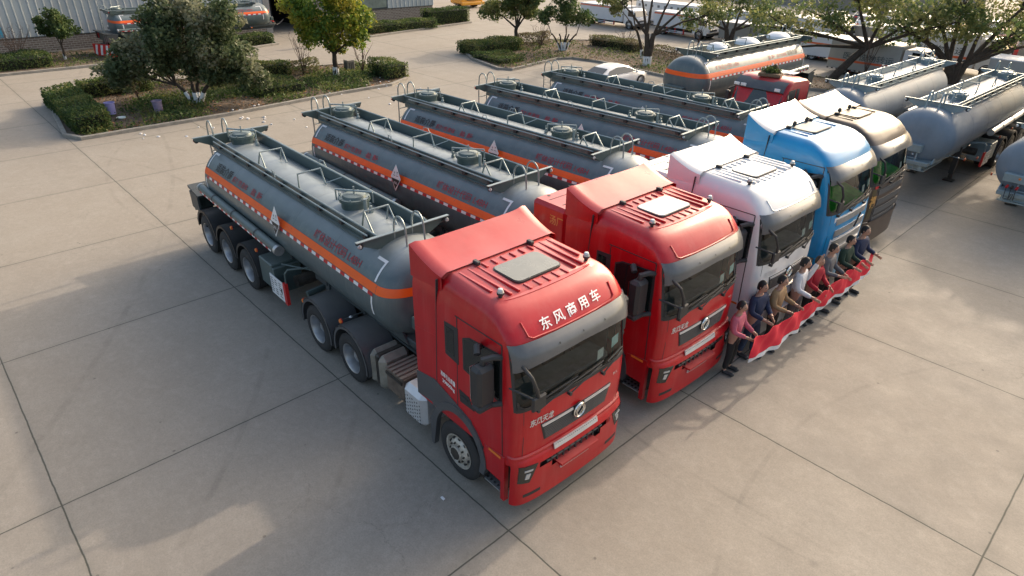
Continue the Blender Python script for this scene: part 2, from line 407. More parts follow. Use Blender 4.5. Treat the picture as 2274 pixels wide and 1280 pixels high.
    # spill trough plates, outer rail
    for sg in (-1,1):
        m=MB(); y=.53*sg
        m.box(-10.92,-3.08,y-.006,y+.006,2.60,2.94,MR)
        m.tube([(-10.95,y,2.945),(-3.06,y,2.945)],.018,SILTR if silver else TUBE,8)
        m.box(-10.85,-3.2,min(y+sg*.02,y+sg*.07),max(y+sg*.02,y+sg*.07),2.72,2.735,MR)
        m.tube([(-10.6,y+sg*.085,2.90),(-3.25,y+sg*.085,2.90)],.016,SILTR if silver else TUBE,6)
        for k in range(9):
            x=-10.3+k*.86; m.box(x,x+.10,min(y,y+sg*.09),max(y,y+sg*.09),2.80,2.885,BLACKP)
        m.build('trough_plate',T,O)
    # crash bars
    for xb,sx in ((-3.04,1),(-10.97,-1)):
        m=MB(); m.prism([(-.97,2.90),(-.97,2.945),(.97,2.945),(.97,2.90),(.55,2.70),(-.55,2.70)],'x',xb-.008,xb+.008,MR)
        m.box(min(xb,xb+.07*sx),max(xb,xb+.07*sx),-.98,.98,2.946,2.962,SILTR if silver else TUBE)
        cb=m.build('crash_bar',T,O)
        for sg in (-1,1):
            m=MB(); m.tube([(xb+.01*sx,sg*.9,2.87),(xb+.05*sx,sg*.9,2.87)],.055,BLACKP,10); m.lathe([(.04,0),(.035,.025*sx),(.001,.035*sx)],LENS if sx>0 else LAMPR,c=(xb+.055*sx,sg*.93,2.88),ax='x',n=12)
            lm=m.build('marker_lamp',T,O)
    # access hoops + ladders
    for xe,sx,y0 in ((-3.0,1,0),(-11.0,-1,-.28)):
        m=MB()
        for k in (0,1):
            y=y0+(-.19 if k==0 else .19); P=[]
            for i in range(11):
                a=PI*i/10; P.append((xe+sx*(.15-.19*math.cos(a)),y,3.02+.26*math.sin(a)))
            P=[(xe-sx*.05,y,2.75)]+P; 
            if sx>0: P+=[(xe+sx*.36,y,2.7),(xe+.62,y,2.35),(xe+1.06,y,1.6),(xe+1.06,y,1.0)]
            else: P+=[(xe+sx*.36,y,2.7),(xe-.36,y,2.3),(xe-.42,y,.8)]
            m.tube(P,.026 if silver else .019,MU,8)
        zz=2.5 if sx>0 else 2.45
        for k in range(6):
            z=zz-k*.29
            if sx>0: x=xe+.36+ (2.7-z)*.52 if z>1.6 else xe+1.06; x=min(x,xe+1.06)
            else: x=xe-.38
            m.tube([(x,y0-.19,z),(x,y0+.19,z)],.02 if silver else .014,MU,6)
        m.build('ladder',T,O)
    # guard frames on the tank top
    for k,(x,yo) in enumerate(((-8.45,0),(-6.5,0),(-3.85,0))):
        m=MB(); z0=2.74; h=.36
        if k==0 or k==2:
            for dx in (-.18,.22) if k==0 else (-.1,.3): m.tube([(x+dx,-.32,z0),(x+.02,-.32,z0+h),(x+.02,.2,z0+h),(x+dx+.02,.2,z0)],.02,MU,8)
        else:
            m.tube([(x,-.33,z0),(x,-.33,z0+h),(x+.04,.18,z0+h+.03),(x+.18,.2,z0)],.021,MU,8); m.tube([(x+.2,.18,z0+.1),(x+.35,.5,2.94)],.012,MU,6)
        m.build('guard_frame',T,O)
    # manholes: collar > lid
    for x in (-10.45,-4.85):
        m=MB(); m.lathe([(.27,2.74),(.27,2.93),(.31,2.935),(.31,2.965),(.25,2.97)],MR,c=(x,.06,0),n=28); mh=m.build('manhole',T,O)
        m=MB(); m.lathe([(.305,2.968),(.305,2.995),(.24,3.0),(.22,3.045),(.15,3.065),(.001,3.07)],MR,c=(x,.06,0),n=28)
        m.tube([(x-.34,-.2,2.9),(x-.34,-.2,3.13),(x-.34,-.2,3.13)],.017,MU,6) if False else None
        m.tube([(x-.30,.06-.24,2.9),(x-.30,.06-.24,3.13)],.018,MU,6); m.tube([(x+.30,.06+.24,2.9),(x+.30,.06+.24,3.11)],.018,MU,6)
        m.tube([(x-.30,.06-.24,3.12),(x+.30,.06+.24,3.12)],.020,MU,6); m.tube([(x,.06,3.05),(x,.06,3.21)],.018,MU,6)
        for q in range(8):
            a=q*PI/4; m.tube([(x+.29*math.cos(a),.06+.29*math.sin(a),2.93),(x+.29*math.cos(a),.06+.29*math.sin(a),3.03)],.014,MU,6)
        m.build('lid',mh,O)
    m=MB()
    for x,y in ((-9.95,.22),(-5.35,.0),(-4.35,.12)):
        m.lathe([(.05,2.76),(.05,2.86),(.03,2.87),(.03,2.94),(.001,2.95)],MU,c=(x,y,0),n=10); m.tube([(x-.03,y,2.95),(x-.03,y,3.0),(x+.04,y,3.0)],.01,MU,5)
    m.tube([(-4.42,.05,2.78),(-4.42,.05,3.08)],.04,MU,8); m.build('valve',T,O)
    for sg in (-1,1): m=MB(); m.tube([(-7.3,.53*sg,2.9),(-7.25,.56*sg,3.04),(-7.1,.58*sg,3.04),(-7.05,.6*sg,2.9)],.012,MU,6); m.build('handle',T,O)
    # chassis
    m=MB()
    for sg in (-1,1):
        y=.42*sg; m.prism([(-11.3,1.28),(-3.2,1.28),(-2.5,1.16),(-1.85,1.16),(-1.85,1.0),(-3.6,1.0),(-5.2,.92),(-11.3,.92)],'y',y-.05,y+.05,MS)
        for x in (-10.2,-8.6,-6.6,-5.0,-3.5): m.prism([(y-.12*sg,1.2),(y+.30*sg,1.62),(y+.30*sg,1.2)],'x',x-.03,x+.03,MS)
        m.prism([(-5.6,1.28),(-2.3,1.42),(-2.1,1.2),(-5.6,1.1)],'y',min(.62*sg,.66*sg),max(.62*sg,.66*sg),MS)
    for x in (-11.2,-9.9,-8.6,-7.3,-6.0,-4.4,-2.0): m.box(x-.05,x+.05,-.37,.37,.96,1.2,MS)
    m.box(-2.9,-1.82,-.62,.62,1.16,1.30,MS,.02); m.box(-3.6,-1.9,-.55,.55,.98,1.02,MS)
    m.build('chassis_frame',T,O)
    m=MB()
    for x in (-10.69,-9.38,-8.07): m.tube([(x,-1.1,.5),(x,1.1,.5)],.08,GREASE,10); m.box(x-.35,x+.35,-.5,-.4,.62,.72,GREASE); m.box(x-.35,x+.35,.4,.5,.62,.72,GREASE)
    m.build('axle_beam',T,O)
    for sg in (-1,1):
        for x in (-10.69,-9.38,-8.07): make_wheel(T,x-X0,sg*1.20,sg,kind='dual')
        for x in (-10.69,-9.38,-8.07): mudguard(T,x,min(sg*.55,sg*1.22),max(sg*.55,sg*1.22),R=.63,z=.52,a0=5,a1=175,M=BLACKP,ribs=False)
        # lateral hose tube
        m=MB(); y=-1.05*sg*-1
        yy=sg*1.06; m.tube([(-10.82,yy,1.72),(-6.42,yy,1.60)],.105,MR if not silver else ALUW,14)
        m.tube([(-10.88,yy,1.72),(-10.82,yy,1.72)],.115,ALU,14); m.tube([(-6.42,yy,1.60),(-6.32,yy,1.597)],.115,ALU,14)
        for x in (-9.9,-8.7,-7.4): m.lathe([(.112,-.03),(.118,0),(.112,.03)],BLACKP,c=(x,yy,1.72-(x+10.82)*.0273),ax='x',n=14)
        m.build('hose_tube',T,O)
        if not silver:
            m=MB(); x=-10.7;k=0
            while x<-6.6:
                z=1.72-(x+10.82)*.0273; ya,yb=yy+sg*.107,yy+sg*.110
                m.box(x,x+.14,min(ya,yb),max(ya,yb),z-.055,z-.015,REFW if k%2 else REFR); x+=.14;k+=1
            m.build('reflective_tape',T,O)
        # lamps on stalks
        m=MB()
        for x,z in ((-10.1,1.42),(-8.75,1.35),(-7.35,1.28),(-5.15,.95),(-3.55,1.22)):
            m.tube([(x,sg*.5,z+.02),(x,sg*1.18,z)],.013,MS,6)
        m.build('lamp_stalk',T,O)
        m=MB()
        for x,z in ((-8.75,1.35),(-7.35,1.28),(-5.15,.95),(-3.55,1.22)):
            m.lathe([(.045,0),(.04,.03*sg),(.001,.04*sg)],LAMPO,c=(x,sg*1.18,z),ax='y',n=10); m.lathe([(.05,-.01*sg),(.05,.005*sg),(.044,.006*sg)],LAMPR,c=(x,sg*1.18,z),ax='y',n=10)
            if x==-3.55: m.lathe([(.04,0),(.001,.03)],LENS,c=(x+.02,sg*.98,z+.02),n=10)
        m.build('side_lamp',T,O)
        # landing leg
        m=MB(); m.box(-5.08,-4.92,sg*.62-.08,sg*.62+.08,.28,1.25,MS if not silver else BLACKP,.01); m.box(-5.05,-4.95,sg*.62-.055,sg*.62+.055,.06,.3,GREASE); m.box(-5.15,-4.85,sg*.62-.16,sg*.62+.16,.02,.06,GREASE)
        m.tube([(-5.0,sg*.62,.5),(-5.6,sg*.42,1.05)],.025,MS,6); m.build('landing_leg',T,O)
    # tool box with notice board
    for sg in (-1,1):
        m=MB(); a,b=(-1.18,-.55) if sg<0 else (.55,1.18)
        m.box(-7.32,-6.65,a,b,.52,1.16,MR,.02); m.box(-6.65,-6.55,a,b,.47,1.1,MR,.01); bx=m.build('tool_box',T,O)
        m=MB(); y0,y1=(sg*1.195,sg*1.18); m.box(-6.78,-6.12,min(y0,y1),max(y0,y1),.46,.94,REFW)
        m.box(-6.12,-6.0,min(sg*1.2,sg*1.13),max(sg*1.2,sg*1.13),.44,.96,LAMPR)
        yy=sg*1.198
        for r in range(7):
            for c in range(3):
                if random.random()<.8: w=random.uniform(.08,.16); x=-6.74+c*.2; m.box(x,x+w,min(yy,yy+sg*.002),max(yy,yy+sg*.002),.86-r*.055,.875-r*.055,TXK)
        m.prism([(-6.28,.70),(-6.20,.62),(-6.20,.78)],'y',min(yy,yy+sg*.003),max(yy,yy+sg*.003),TXK)
        m.build('notice_board',T,O)
        m=MB(); m.tube([(-5.75,sg*.45,1.25),(-6.0,sg*1.08,1.28),(-6.02,sg*1.14,1.2),(-6.05,sg*1.14,.95)],.024,MR,8); m.tube([(-5.75,sg*.45,1.12),(-6.5,sg*1.0,1.2)],.02,MR,6); m.build('guard_tube',T,O)
    # under tank pipe and spare things
    m=MB(); m.tube([(-9.8,0,.85),(-6.2,0,.85),(-5.6,-.3,.85),(-5.6,-.9,.8)],.07,MR,10); m.tube([(-6.1,-.9,.9),(-6.1,.9,.9)],.13,GREASE,12); m.build('discharge_pipe',T,O)
    # rear bumper and lamps
    m=MB(); m.box(-11.42,-11.3,-1.2,1.2,.62,.74,MS,.01); m.box(-11.4,-11.34,-1.2,1.2,.98,1.48,MR,.01)
    m.box(-11.5,-10.95,-1.21,-1.16,1.05,1.5,MS); m.box(-11.5,-10.95,1.16,1.21,1.05,1.5,MS); m.prism([(-11.6,1.62),(-10.9,1.5),(-10.9,1.46),(-11.6,1.56)],'y',-1.2,1.2,MS)
    m.box(-11.2,-10.9,-1.15,-.8,.62,1.05,BLACKP); m.box(-11.2,-10.9,.8,1.15,.62,1.05,BLACKP)
    for y in (-1.1,1.05): m.box(-11.43,-11.4,y-.05,y+.1,1.1,1.4,LAMPR)
    m.build('rear_bumper',T,O)
    m=MB(); m.box(-1.98,-1.74,-.55,-.1,1.60,1.86,MR,.02) if False else m.box(-2.04,-1.86,-.6,.3,1.55,1.80,MR,.02)
    cbx=m.build('control_cabinet',T,O)
    m=MB(); m.lathe([(.035,0),(.03,.02),(.001,.03)],LAMPO,c=(-1.86,-.2,1.7),ax='x',n=10); m.lathe([(.03,0),(.001,.03)],LENS,c=(-1.86,.1,1.48),ax='x',n=10)
    m.build('lamp',cbx,O)
    m=MB()
    for k,(y,M) in enumerate(((-.42,LAMPR),(-.30,GREASE),(-.18,LAMPR))):
        m.tube([(-1.9,y,1.45),(-1.78,y,1.42)],.035,M,8); m.tube([(-1.78,y,1.42),(-1.6,y+.05,1.15),(-1.3,y*.5,1.25),(-1.0,y*.3,1.5)],.012,BLACKP,6)
    m.build('air_coupling',T,O)
    return T
# ---------------------------------------------------------------- tractor cab
W0=1.17; NS=6.0; XR=-1.06
def mkF(kind):
    if kind=='A': K=[(.3,1.28),(1.0,1.31),(1.6,1.34),(2.0,1.33),(2.90,1.22),(3.0,1.19),(3.13,1.10),(3.25,.99),(3.32,.91),(3.365,.83),(3.395,.73)]
    else: K=[(.3,1.40),(1.0,1.42),(1.6,1.43),(2.0,1.40),(2.75,1.26),(2.9,1.20),(3.1,1.08),(3.25,.92),(3.36,.72),(3.43,.50),(3.46,.3)]
    def F(z):
        if z<=K[0][0]: return K[0][1]
        for (a,p),(b,q) in zip(K,K[1:]):
            if z<=b: return p+(q-p)*(z-a)/(b-a)
        return K[-1][1]
    return F
def mkW():
    K=[(0,1.17),(2.85,1.17),(3.05,1.165),(3.20,1.14),(3.29,1.10),(3.35,1.05),(3.39,.98),(3.41,.92)]
    def W(z):
        for (a,p),(b,q) in zip(K,K[1:]):
            if z<=b: return p+(q-p)*(z-a)/(b-a)
        return .8
    return W
WZ=mkW()
def front(F,y,z,d=.36):
    w=WZ(z); t=min(1,abs(y)/w); return (F(z)-d+d*max(0,(1-t**NS))**(1/NS)-.05*t*t, y, z)
def outline(F,z,xr,d=.36):
    # list of (x,y) from rear right, along -y flank, round the nose, to rear left ; y columns are fixed fractions
    w=WZ(z); P=[]
    for x in lin(xr,F(z)-d-.06,9)[:-1]: P.append((x,-w))
    for q in YQ: P.append((lambda p:(p[0],p[1]))(front(F,q*w,z,d)))
    for x in lin(xr,F(z)-d-.06,9)[:-1][::-1]: P.append((x,w))
    return P
YQ=[-1,-.995,-.98,-.955,-.91,-.86,-.78,-.65,-.45,-.22,0,.22,.45,.65,.78,.86,.91,.955,.98,.995,1]
def make_tractor(label,name,paint,kind='A',hatch=None,text=None,group=None,loc=(0,0,0),xtra_box=False,interior=None,sign=None):
    T=thing(name,label,'truck',loc,group=group); F=mkF(kind); interior=interior or INT
    fn=lambda y,z:front(F,y,z)
    Z=[1.0,1.2,1.6,1.92,2.02,2.3,2.6,2.82,2.94,3.0,3.07,3.13,3.19,3.25,3.29,3.33,3.36,3.38,3.395,3.405]
    # body shell with real windscreen opening
    m=MB(); n=len(outline(F,1,XR)); V=[];FC=[]
    def zz(z,x): return z+ (max(0,z-3.25)/.2)*.05*max(0,(.8-x)) # roof rises to the rear
    for z in Z:
        xr=XR+(.0 if z<3.2 else (z-3.2)*.5)
        for x,y in outline(F,z,xr): V.append((x,y,zz(z,x)))
    i86=[8+YQ.index(-.955),8+YQ.index(.955)]
    for j in range(len(Z)-1):
        for i in range(n-1):
            if Z[j]>=2.01 and Z[j+1]<=2.95 and i86[0]<=i<i86[1]: continue
            FC.append((j*n+i,j*n+i+1,(j+1)*n+i+1,(j+1)*n+i))
        FC.append((j*n+n-1,j*n,(j+1)*n,(j+1)*n+n-1))
    top=(len(Z)-1)*n
    for i in range(n//2): FC.append((top+i,top+i+1,top+n-2-i,top+n-1-i)) if i<n//2-0 and top+i+1<top+n-2-i else None
    FC.append(tuple(range(n))[::-1])
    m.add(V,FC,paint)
    # roof pressings
    RZ=lambda x:3.405+1.02*.05*max(0,.8-x)
    if kind=='A':
        for y in (-.86,-.70,-.55,.55,.70,.86): m.box(-.30,.62 if abs(y)<.8 else .4,y-.022,y+.022,RZ(.15)-.03,RZ(.15)+.016,paint,.008)
        for k in range(5): y=-.36+k*.18; m.box(.50,.66,y-.025,y+.025,RZ(.5)-.02,RZ(.5)+.012,paint,.008)
        for k in range(6): y=-.45+k*.18; m.box(-.30,-.16,y-.022,y+.022,RZ(-.2)-.02,RZ(-.2)+.012,paint,.008)
        m.tube([tuple(Vector(fn(y,z))+Vector((.006,0,.004))) for y,z in [(-.86,3.22),(-.84,3.06),(-.78,3.03),(-.4,3.02),(0,3.02),(.4,3.02),(.78,3.03),(.84,3.06),(.86,3.22)]],.014,paint,6)
    else:
        for y in (-.7,-.5,-.3,.3,.5,.7): m.box(-.45,.25,y-.02,y+.02,RZ(0)-.02,RZ(0)+.006,paint,.006)
    body=m.build('cab_body',T,ang=38)
    # hatch
    hx=.18 if kind=='A' else -.02
    m=MB(); rp=[(hx+sx_*(.28-rc*(1-math.cos(a_))),sy_*(.43-rc*(1-math.sin(a_)))) for sx_,sy_,q_ in ((1,1,0),(-1,1,1),(-1,-1,0),(1,-1,1)) for rc in (.09,) for a_ in ([0,.4,.8,1.2,PI/2] if q_==0 else [PI/2,1.2,.8,.4,0])]
    m.prism(rp,'z',RZ(hx)-.02,RZ(hx)+.022,hatch or HATCH)
    m.prism([(hx+(p_[0]-hx)*1.05,p_[1]*1.035) for p_ in rp],'z',RZ(hx)-.02,RZ(hx)+.010,BLACKP)
    m.build('roof_hatch',T)
    for y in (-.84,.84) if kind=='A' else (-.3,.3):
        m=MB(); x=.56 if kind=='A' else -.3; m.tube([(x,y,RZ(x)-.03),(x,y,RZ(x)+.05)],.03,BLACKP,8); m.lathe([(.045,0),(.045,.05),(.03,.075),(.001,.08)],LENS if kind=='A' else BLACKP,c=(x,y,RZ(x)+.05),n=10)
        m.lathe([(.05,-.01),(.055,.02),(.046,.022)],BLACKP,c=(x,y,RZ(x)+.05),n=10); m.build('roof_lamp',T)
    # roof deflector
    m=MB(); nx,ny=12,22; V=[];FC=[]; xf,xb=(-.36,-1.06) if kind!='C' else (-.3,-1.1)
    for i in range(nx+1):
        s=i/nx; x=xf+(xb-xf)*s
        for j in range(ny+1):
            q=-1+2*j/ny; w=1.13+.02*s; y=w*math.copysign(abs(q)**.9,q)
            up=.20 if kind=='A' else .25; e=max(0,(abs(q)-.90)/.10)
            zc=RZ(xf)+.015+up*(s**1.5)+(.05*s*s)*(max(0,abs(q)-.6)/.4)**2-e*e*.05
            xx=x-(.05*s*(abs(q)**6) if kind=='A' else .0)
            if kind!='A': zc-=.1*s*(1-abs(q)**2)*.0
            V.append((xx,y,zc))
    top=len(V)
    for v in list(V): V.append((v[0],v[1]*.97,v[2]-.04) )
    k=ny+1
    for i in range(nx):
        for j in range(ny):
            a=i*k+j; FC.append((a,a+1,a+1+k,a+k)); FC.append((top+a,top+a+k,top+a+1+k,top+a+1))
    m.add(V,FC,WHITEP if kind=='B' else paint)
    # skirt walls: sides and rear
    rim=[i*k for i in range(nx+1)]+[nx*k+j for j in range(1,ny+1)]+[i*k+ny for i in range(nx-1,-1,-1)]
    S=[];FS=[]
    for a in rim:
        v=V[a]; zl=3.18 if abs(v[1])>1.1 else 3.3; zl=min(zl,v[2]-.01); S+= [v,(v[0],v[1]*(1.0) ,zl)]
    for i in range(len(rim)-1): FS.append((2*i,2*i+1,2*i+3,2*i+2))
    m.add(S,FS,paint); m.build('roof_deflector',T,ang=50)
    for y in (-.53,.53):
        m=MB(); x=xf+.03; m.box(x-.05,x+.07,y-.035,y+.035,RZ(x)-.01,RZ(x)+.055,BLACKP,.012); m.build('deflector_bracket',T)
    # side fairing, seam lines
    m=MB()
    for sg in (-1,1):
        a,b=sorted((sg*(W0+.003),sg*(W0-.03)))
        # thin dark gaps
        for x0,z0,x1,z1 in ((-.56,1.2,-.44,3.38),(-.02,1.35,.02,2.98),(1.0,1.12,.97,2.98)):
            m.prism([(x0-.008,z0),(x0+.008,z0),(x1+.008,z1),(x1-.008,z1)],'y',a,b,BLACKP)
        m.prism([(-.02,2.975),(.97,2.985),(.97,3.0),(-.02,2.99)],'y',a,b,BLACKP)
        m.prism([(-1.05,2.32),(-.5,2.40),(-.5,2.408),(-1.05,2.328)],'y',a,b,paint)
    m.shell(fn,[-1.02,-1.012],[1.1,1.5,1.9,2.02],BLACKP,.004,.002); m.shell(fn,[1.012,1.02],[1.1,1.5,1.9,2.02],BLACKP,.004,.002)
    m.build('door_seam',T)
    lowM=GREYP
    for sg in (-1,1):
        A=lambda o,t=.03:tuple(sorted((sg*(W0+o),sg*(W0+o-t))))
        m=MB(); m.prism([(.14,2.16),(.97,2.04),(.97,2.80),(.90,2.84),(.30,2.78),(.14,2.70)],'y',*A(.004),m=BLACKP); m.prism([(.17,2.19),(.94,2.075),(.94,2.78),(.88,2.81),(.31,2.755),(.17,2.68)],'y',*A(.008),m=DGLASS); m.build('side_window',T)
        m=MB(); m.prism([(-.28,2.22),(.04,2.17),(.04,2.80),(-.28,2.78)],'y',*A(.004),m=BLACKP); m.prism([(-.24,2.30),(-.06,2.26),(-.06,2.72),(-.24,2.72)],'y',*A(.008),m=DGLASS); m.build('rear_side_window',T)
        m=MB(); m.prism([(0.03,1.74),(.26,1.72),(.38,1.53),(.05,1.52)],'y',*A(.006),m=BLACKP); m.box(.08,.24,*A(.02,.012),1.62,1.65,BLACKP,.004); m.build('door_handle',T)
        # grey lower flank + wheel arch (profile in x,z)
        arc=[(.56*math.cos(a)-.02+.0,.62+.60*math.sin(a)) for a in [math.radians(d) for d in range(172,-1,-12)]]
        arco=[(.68*math.cos(a)-.02,.62+.74*math.sin(a)) for a in [math.radians(d) for d in range(0,173,12)]]
        m=MB(); m.prism([(.60,.45),(.50,.45)]+arc[::-1]+[(-.66,.2),(-.73,.2)]+arco[::-1][0:0]+[(-.74,.7)]+arco[::-1][1:],'y',*A(.03,.09),m=lowM); m.build('wheel_arch',T,ang=30)
        m=MB(); m.prism([(-1.08,1.02),(-.70,1.06),(-.64,1.0),(-.30,1.28),(.1,1.34),(.42,1.12),(.30,1.30),(-.15,1.44),(-.60,1.56),(-1.08,1.47)],'y',*A(.012,.05),m=lowM); m.build('side_skirt',T)
        m=MB(); m.prism([(.55,.62),(.60,1.0),(.62,1.06),(1.02,1.12),(1.02,.60)],'y',*A(.012,.10),m=paint); m.box(.72,.98,*A(.02,.01),1.045,1.085,LAMPO); m.build('step_cover',T)
        m=MB(); m.box(.56,1.0,*A(.0,.30),.36,.385,ALU); 
        for k in range(3): 
            for j in range(5): m.box(.60+j*.08,.64+j*.08,sg*(W0-.05-k*.09)-.02,sg*(W0-.05-k*.09)+.02,.386,.389,BLACKP)
        m.box(.56,.60,*A(.0,.3),.36,.66,BLACKP); m.box(.98,1.0,*A(-.02,.3),.36,1.0,BLACKP); m.build('step',T)
    # chin under the body
    m=MB(); m.box(-.95,.9,-1.0,1.0,.98,1.03,BLACKP); m.build('cab_floor',T)
    # windscreen, frame
    yl=[WZ(2.5)*q for q in (-.955,-.91,-.86,-.78,-.65,-.45,-.22,0,.22,.45,.65,.78,.86,.91,.955)]
    m=MB(); m.grid(lambda y,z:tuple(Vector(fn(y,z))-Vector((.012,0,0))),yl,[2.02,2.3,2.6,2.82,2.94],CLEAR); m.build('windscreen',T)
    m=MB(); 
    fr=.07
    for ys,zs in ((yl,[1.99,2.045]),(yl,[2.91,2.96]),([yl[0]-.02,yl[0]+.012],[2.0,2.3,2.6,2.94]),([yl[-1]-.012,yl[-1]+.02],[2.0,2.3,2.6,2.94])): m.shell(fn,ys,zs,BLACKP,.02,.004)
    for sg in (-1,1):
        V=[];c=(sg*1.10,2.03)
        P=[c,(sg*1.10,2.20),(sg*1.06,2.10),(sg*.98,2.04)]
        m.add([tuple(Vector(fn(y,z))+Vector((.004,0,0))) for y,z in P],[(0,1,2,3)],BLACKP)
    m.build('windscreen_frame',T)
    # interior
    m=MB(); m.box(.62,1.08,-1.0,1.0,1.5,2.02,interior if kind!='A' else INT,.08); m.box(-1.0,.7,-1.08,1.08,1.04,1.5,INT)
    m.box(-1.0,-.9,-1.08,1.08,1.5,3.2,INT); m.box(-1.0,.9,-1.1,-1.08,1.5,3.0,INT); m.box(-1.0,.9,1.08,1.1,1.5,3.0,INT); m.box(-1.0,1.0,-1.05,1.05,3.02,3.06,INT)
    if kind!='A': m.prism([(.45,2.02),(.45,2.16),(.75,2.14),(1.20,2.02),(1.24,1.96),(.6,1.9)],'y',-.98,.98,INTG); m.box(.55,.60,-1.0,1.0,1.5,2.0,INTG)
    else: m.box(.95,1.12,-.85,.85,2.0,2.03,SEAT,.01)
    m.build('interior',T)
    for y in (-.62,.62):
        m=MB(); m.box(-.25,.28,y-.26,y+.26,1.5,1.85,SEAT,.06); m.box(-.36,-.18,y-.25,y+.25,1.8,2.45,SEAT,.06); m.box(-.34,-.22,y-.14,y+.14,2.45,2.68,SEAT,.05); m.build('seat',T)
    m=MB(); P=[(.42+.10*math.sin(a),.62+.23*math.cos(a),2.0+.21*math.sin(a)) for a in [2*PI*k/20 for k in range(21)]]; m.tube(P,.018,BLACKP,6); m.tube([(.42,.39,2.0),(.42,.85,2.0)],.02,BLACKP,6); m.tube([(.42,.62,2.0),(.75,.62,1.85)],.03,BLACKP,6); m.build('steering_wheel',T)
    # visor
    m=MB(); 
    def vis(y,v):
        p=Vector(fn(y,2.74+.26*v-.09*(1-v)*abs(y/1.15)**5)); k=1-abs(y/1.16)**6; 
        out=.02+.11*math.sin(min(1,(1-v)*1.3)*PI/2)*(.5+.5*k); return (p.x+out,y,p.z+.02-(1-v)*.02+.05*(1-v)*(1-abs(y)/1.2))
    m.shell(vis,[-1.15,-1.12,-1.06,-.95,-.7,-.4,0,.4,.7,.95,1.06,1.12,1.15],lin(0,1,6),VISOR,.02,.0)
    for y in (-.45,0.0,.45): m.add([tuple(Vector(vis(y+a,b))+Vector((.004,0,0))) for a,b in ((-.012,.5),(.012,.5),(.012,.6),(-.012,.6))],[(0,1,2,3)],BLACKP)
    for v in m.v[-12:]: pass
    m.build('sun_visor',T,ang=60)
    # mirrors
    for sg in (-1,1):
        m=MB(); x0=.78; y=sg*1.38
        m.box(x0-.06,x0+.16,y-.15,y+.15,2.08,2.72,BLACKP,.05); m.box(x0-.05,x0+.15,y-.14,y+.14,1.98,2.1,BLACKP,.04)
        m.tube([(.96,sg*1.16,2.80),(.92,sg*1.26,2.83),(x0+.06,y,2.80),(x0+.04,y,2.68)],.045,BLACKP,8); m.tube([(.98,sg*1.16,2.05),(x0+.08,y-sg*.05,2.03)],.04,BLACKP,8)
        m.tube([(.55,sg*1.2,2.78),(.62,sg*1.3,2.86),(.7,sg*1.36,2.8)],.05,BLACKP,8)
        mm=m.build('side_mirror',T); m=MB(); m.box(x0-.068,x0-.06,y-.12,y+.12,2.14,2.68,CHROME); m.build('mirror_glass',mm)
    m=MB(); m.tube([(1.24,-1.05,2.76),(1.40,-1.03,2.66),(1.45,-.97,2.45),(1.43,-.92,2.30)],.026,BLACKP,8); m.box(1.39,1.45,-1.03,-.77,2.08,2.32,BLACKP,.025); m.tube([(1.10,-1.15,2.38),(1.42,-1.0,2.30)],.018,BLACKP,6)
    m.build('front_mirror',T)
    # wipers
    for a,b in ((-.82,-.10),(-.22,.46),(.50,.96)):
        m=MB(); p0=Vector(fn(a,1.96))+Vector((.04,0,0)); p1=Vector(fn(b,2.13))+Vector((.035,0,0)); pm=Vector(fn((a+b)/2,2.09))+Vector((.06,0,.0))
        m.tube([p0,pm,p1],.012,BLACKP,5); m.tube([Vector(fn(a+.12,2.10))+Vector((.02,0,0)),Vector(fn(b+.06,2.16))+Vector((.02,0,0))],.011,BLACKP,5); m.tube([p0-Vector((.06,0,0)),p0+Vector((.02,0,0))],.03,BLACKP,7); m.build('wiper',T)
    # grille + emblem
    if kind=='A':
        def tr(y0,y1,z0,z1,tp,nz=3): return lambda u,v:fn((y0+(y1-y0)*u)*(1-tp*(1-v)),z0+(z1-z0)*v)
        m=MB(); g=tr(-.74,.74,1.33,1.66,.12); m.shell(g,lin(0,1,15),lin(0,1,3),BLACKP,.02,.006)
        for k in range(7): v=.08+k*.10; g2=lambda u,w:g(u,v+w*.045); m.shell(g2,lin(.02,.98,13),[0,1],GREYP,.01,.016)
        gr=m.build('grille',T); m=MB(); g2=lambda u,w:g(u,.84+w*.13); m.shell(g2,lin(.01,.42,8),[0,.5,1],ALUW,.012,.022); m.shell(g2,lin(.58,.99,8),[0,.5,1],ALUW,.012,.022); m.build('chrome_strip',gr)
        m=MB(); xe=F(1.52)+.045; R_=.125
        m.lathe([(R_-.028,0),(R_-.014,.014),(R_,0),(R_-.014,-.01),(R_-.028,0)],CHROME,c=(xe,0,1.56),ax='x',n=28); m.lathe([(R_,-.03),(R_,-.008),(.001,-.006)],BLACKP,c=(xe,0,1.56),ax='x',n=28)
        for s in (1,-1): m.tube([(xe+.004,s*(.098*math.cos(a)*.75+.00)+s*.0,1.56+s*(.09*math.sin(a))) for a in [math.radians(d) for d in (250,215,180,150,120,95)]],.012,CHROME,6,r1=.017); 
        for s in (1,-1): m.tube([(xe+.004,s*.02,1.56+s*.085),(xe+.004,-s*.035,1.56+s*.02),(xe+.004,-s*.075,1.56-s*.02)],.014,CHROME,6,r1=.006)
        m.build('emblem',T)
        m=MB(); put_text(m,'东风天龙',.125,lambda u,v:tuple(Vector(fn(-.93+u+v*.15,1.70+v))+Vector((.008,0,0))),ALUW,.003,width=.42); m.build('script_lettering',T); m=MB(); put_text(m,'KL',.07,lambda u,v:tuple(Vector(fn(.80+u,1.76+v))+Vector((.008,0,0))),ALUW,width=.12)
        m.build('badge',T); m=MB()
        if text: put_text(m,text,.26,lambda u,v:tuple(Vector(fn(-.60+u,3.07+v*.56+.03*u))+Vector((.010,0,.010))),TXW,.004,width=1.18); m.build('brow_lettering',T)
